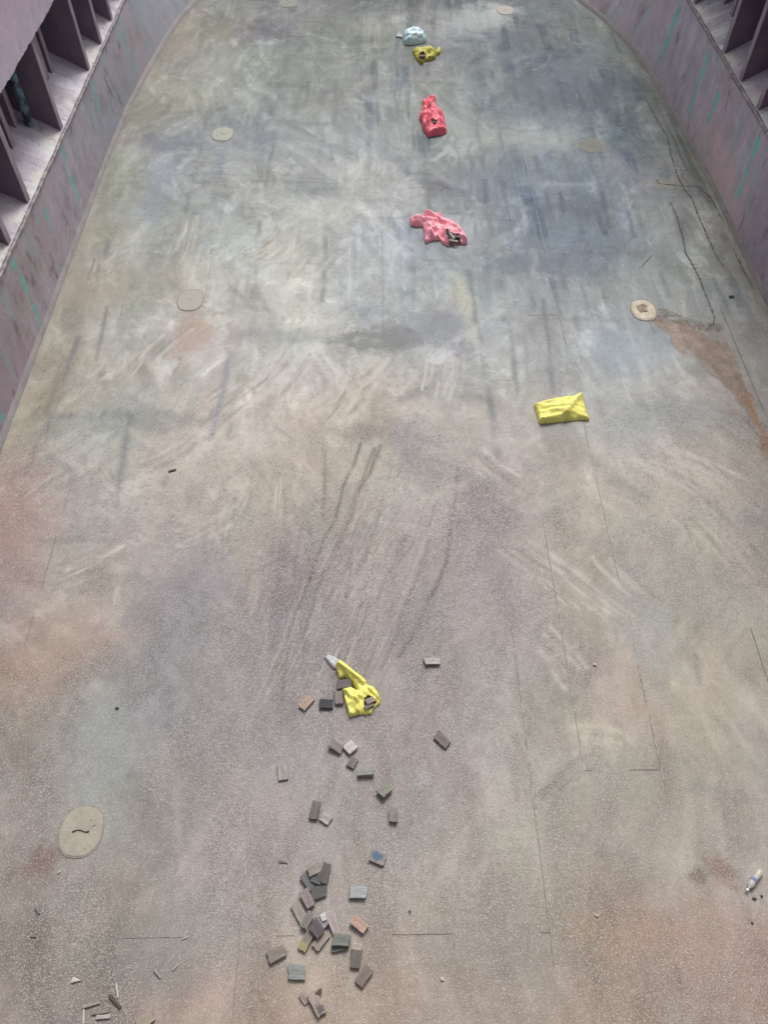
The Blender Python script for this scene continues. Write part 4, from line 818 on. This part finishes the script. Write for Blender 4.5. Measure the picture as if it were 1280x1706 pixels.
# slats inside the torn bags
def inbag(k, ox, oy, x, y, L, Wd, ang, c, label, lift, tilt=(0, 0)): B(ox + x / k, oy + y / k, L, Wd, ang, c, label, .02, lift, tilt, group='wood pieces inside torn bags')
inbag(*K2, 860, 590, 12, 4, 60, (190, 178, 170), 'palest slat in the torn pink bag', .10, (10, 10)); inbag(*K2, 820, 555, 14, 4, 80, (150, 136, 130), 'brown slat at the left of the tear in the pink bag', .09, (0, 12))
inbag(*K2, 880, 655, 15, 4, 15, (164, 152, 144), 'grey slat lying along the lower tear of the pink bag', .08); inbag(*K2, 930, 600, 13, 4, 40, (124, 108, 100), 'dark slat at the right of the tear in the pink bag', .09, (0, -10))
inbag(*K4, 585, 415, 15, 9, -25, (164, 142, 126), 'light wood piece seen through the hole of the spilling yellow bag', .085, (6, 0)); inbag(*K4, 578, 455, 18, 7, -30, (140, 120, 104), 'darker wood piece lower in the hole of the spilling yellow bag', .06, (0, 5))
inbag(*K1, 495, 492, 9, 5, 10, (128, 104, 96), 'brown lump showing through the hole of the small dirty yellow bag', .15)
inbag(*K1, 640, 1350, 8, 4, 0, (110, 80, 74), 'dark piece showing through the small tear of the red bag', .18)

# ------------------------------------------------------------------ splinters and chips in the near left corner and elsewhere
S = lambda x, y, L, Wd, a, c, label, th=.012, **k: B(x, y, L, Wd, a, c, label, th, group='splinters and chips on the floor', name='wood_splinter', cat='splinter', **k)
S(127,1633,15,9,2,(214,204,196),'white triangular chip in the lower left corner',.012,taper=.95)
S(195,1650,23,2.6,72,(216,208,196),'white stick pointing down to the dark curved splinter',.008)
S(192,1669,28,6,40,(98,82,70),'dark curved splinter in the lower left corner',.02,taper=.5)
S(152,1674,29,5,-13,(168,156,146),'grey-pink splinter reaching towards the dark curved one',.014,taper=.4)
S(139,1696,25,3,80,(214,202,188),'white stick cut by the bottom edge at the lower left',.008)
S(166,1687,28,5,-5,(150,136,128),'brown-grey splinter, upper of two parallel ones at the bottom edge',.012,taper=.3)
S(172,1694,24,6,-3,(190,172,168),'pale pink splinter, lower of two parallel ones at the bottom edge',.014)
S(262,1622,17,4,46,(176,160,148),'short splinter right of the white stick',.014,taper=.5)
S(292,1612,13,2.5,-44,(188,178,166),'thin pale sliver farthest right of the corner splinters',.006)
S(62,1517,14,4,45,(136,120,116),'brown sliver near the left edge below the big oval cover',.008)
S(98,1453,6,3,-60,(206,198,190),'tiny white chip right below the big oval cover',.006)
S(472,1436,16,5,15,(138,128,118),'curled thin chip left above the pile',.008,taper=.6)
S(287,784,13,3,-20,(84,78,74),'thin black splinter on the pale floor at mid left',.012)
S(195,1180,6,3,0,(74,70,68),'small black chip on the dark speckled floor above the big oval cover',.012)
S(1258,1497,7,3,5,(92,84,72),'black chip just below the bottle',.012); S(1270,1493,4,3,60,(86,80,68),'tiny dark chip at the bottle side near the right edge',.008)
S(1254,1538,4,2.5,30,(80,74,66),'black crumb well below the bottle',.01); S(1220,494,8,3,5,(116,114,110),'dark lump beside the cracks on the right',.03)
S(683,1519,4,2.5,60,(78,72,66),'black crumb right of the salmon orange block',.01); S(737,1631,6,5,0,(206,200,192),'white crumb near the bottom edge right of centre',.012)
S(992,1107,5,5,20,(198,190,180),'white crumb on the right half of the near floor',.012); S(995,1525,6,4,10,(206,194,170),'cream crumb beside the orange stain',.012)
S(56,1560,12,3,5,(140,128,120),'faint thin sliver at the left edge above the corner splinters',.006); S(307,1563,12,3,-25,(184,176,166),'pale sliver above the corner splinters',.006)

# ------------------------------------------------------------------ the drinks bottle
a_ = on_floor(1243, 1485); b_ = on_floor(1266, 1452); ax = (b_ - a_); Lb = ax.length; t = thing('drinks_bottle', 'crushed clear bottle with a blue label and white cap near the right edge', 'bottle', (a_.x, a_.y, .045))
t.rotation_euler = (0, math.radians(90), math.atan2(ax.y, ax.x))
m_pet, n, b = new_mat('clear cloudy plastic'); b.inputs['Base Color'].default_value = (*cval(226, 224, 214), 1); b.inputs['Roughness'].default_value = .25; b.inputs['Transmission Weight'].default_value = .3; b.inputs['IOR'].default_value = 1.3
m_cap, n, b = new_mat('white cap'); b.inputs['Base Color'].default_value = (.75, .73, .7, 1)
m_lab, n, b = new_mat('blue label'); co = coords(n); n.links.new(mixc(n, mapr(n, noise(n, co, 20, 3, .6), .4, .6, 0, 1), cval(88, 92, 150), cval(160, 162, 190)), b.inputs['Base Color'])
def lathe(name, prof, mat, parent, n_=20, crush=0.0):
    V = []; Fc = []; rr = random.Random(4)
    for j, (z, r_) in enumerate(prof):
        for k in range(n_):
            a = 2 * math.pi * k / n_; q_ = r_ * (1 + crush * math.sin(a * 2 + z * 40) * .5 + rr.uniform(-crush, crush) * .3); V.append((q_ * math.cos(a), q_ * math.sin(a), z))
        if j:
            for k in range(n_): p0 = (j - 1) * n_; k1 = (k + 1) % n_; Fc.append((p0 + k, p0 + k1, p0 + n_ + k1, p0 + n_ + k))
    Fc.append(tuple(range(n_))[::-1]); Fc.append(tuple(range((len(prof) - 1) * n_, len(prof) * n_)))
    return mesh_obj(name, V, Fc, mat, parent, True)
r0 = .036
lathe('body', [(.022, .012), (.04, .014), (.06, .024), (.085, r0), (.10, r0), (.11, r0 * .93), (.12, r0), (.17, r0 * .97), (.19, r0), (.20, r0 * .92), (.21, r0), (Lb - .01, r0), (Lb, r0 * .8)], m_pet, t, 24, .10)
lathe('cap', [(-.002, .014), (.0, .0165), (.020, .0165), (.022, .014)], m_cap, t)
lathe('label_band', [(.135, r0 * 1.05), (.137, r0 * 1.07), (.178, r0 * 1.07), (.18, r0 * 1.05)], m_lab, t, 24, .08)
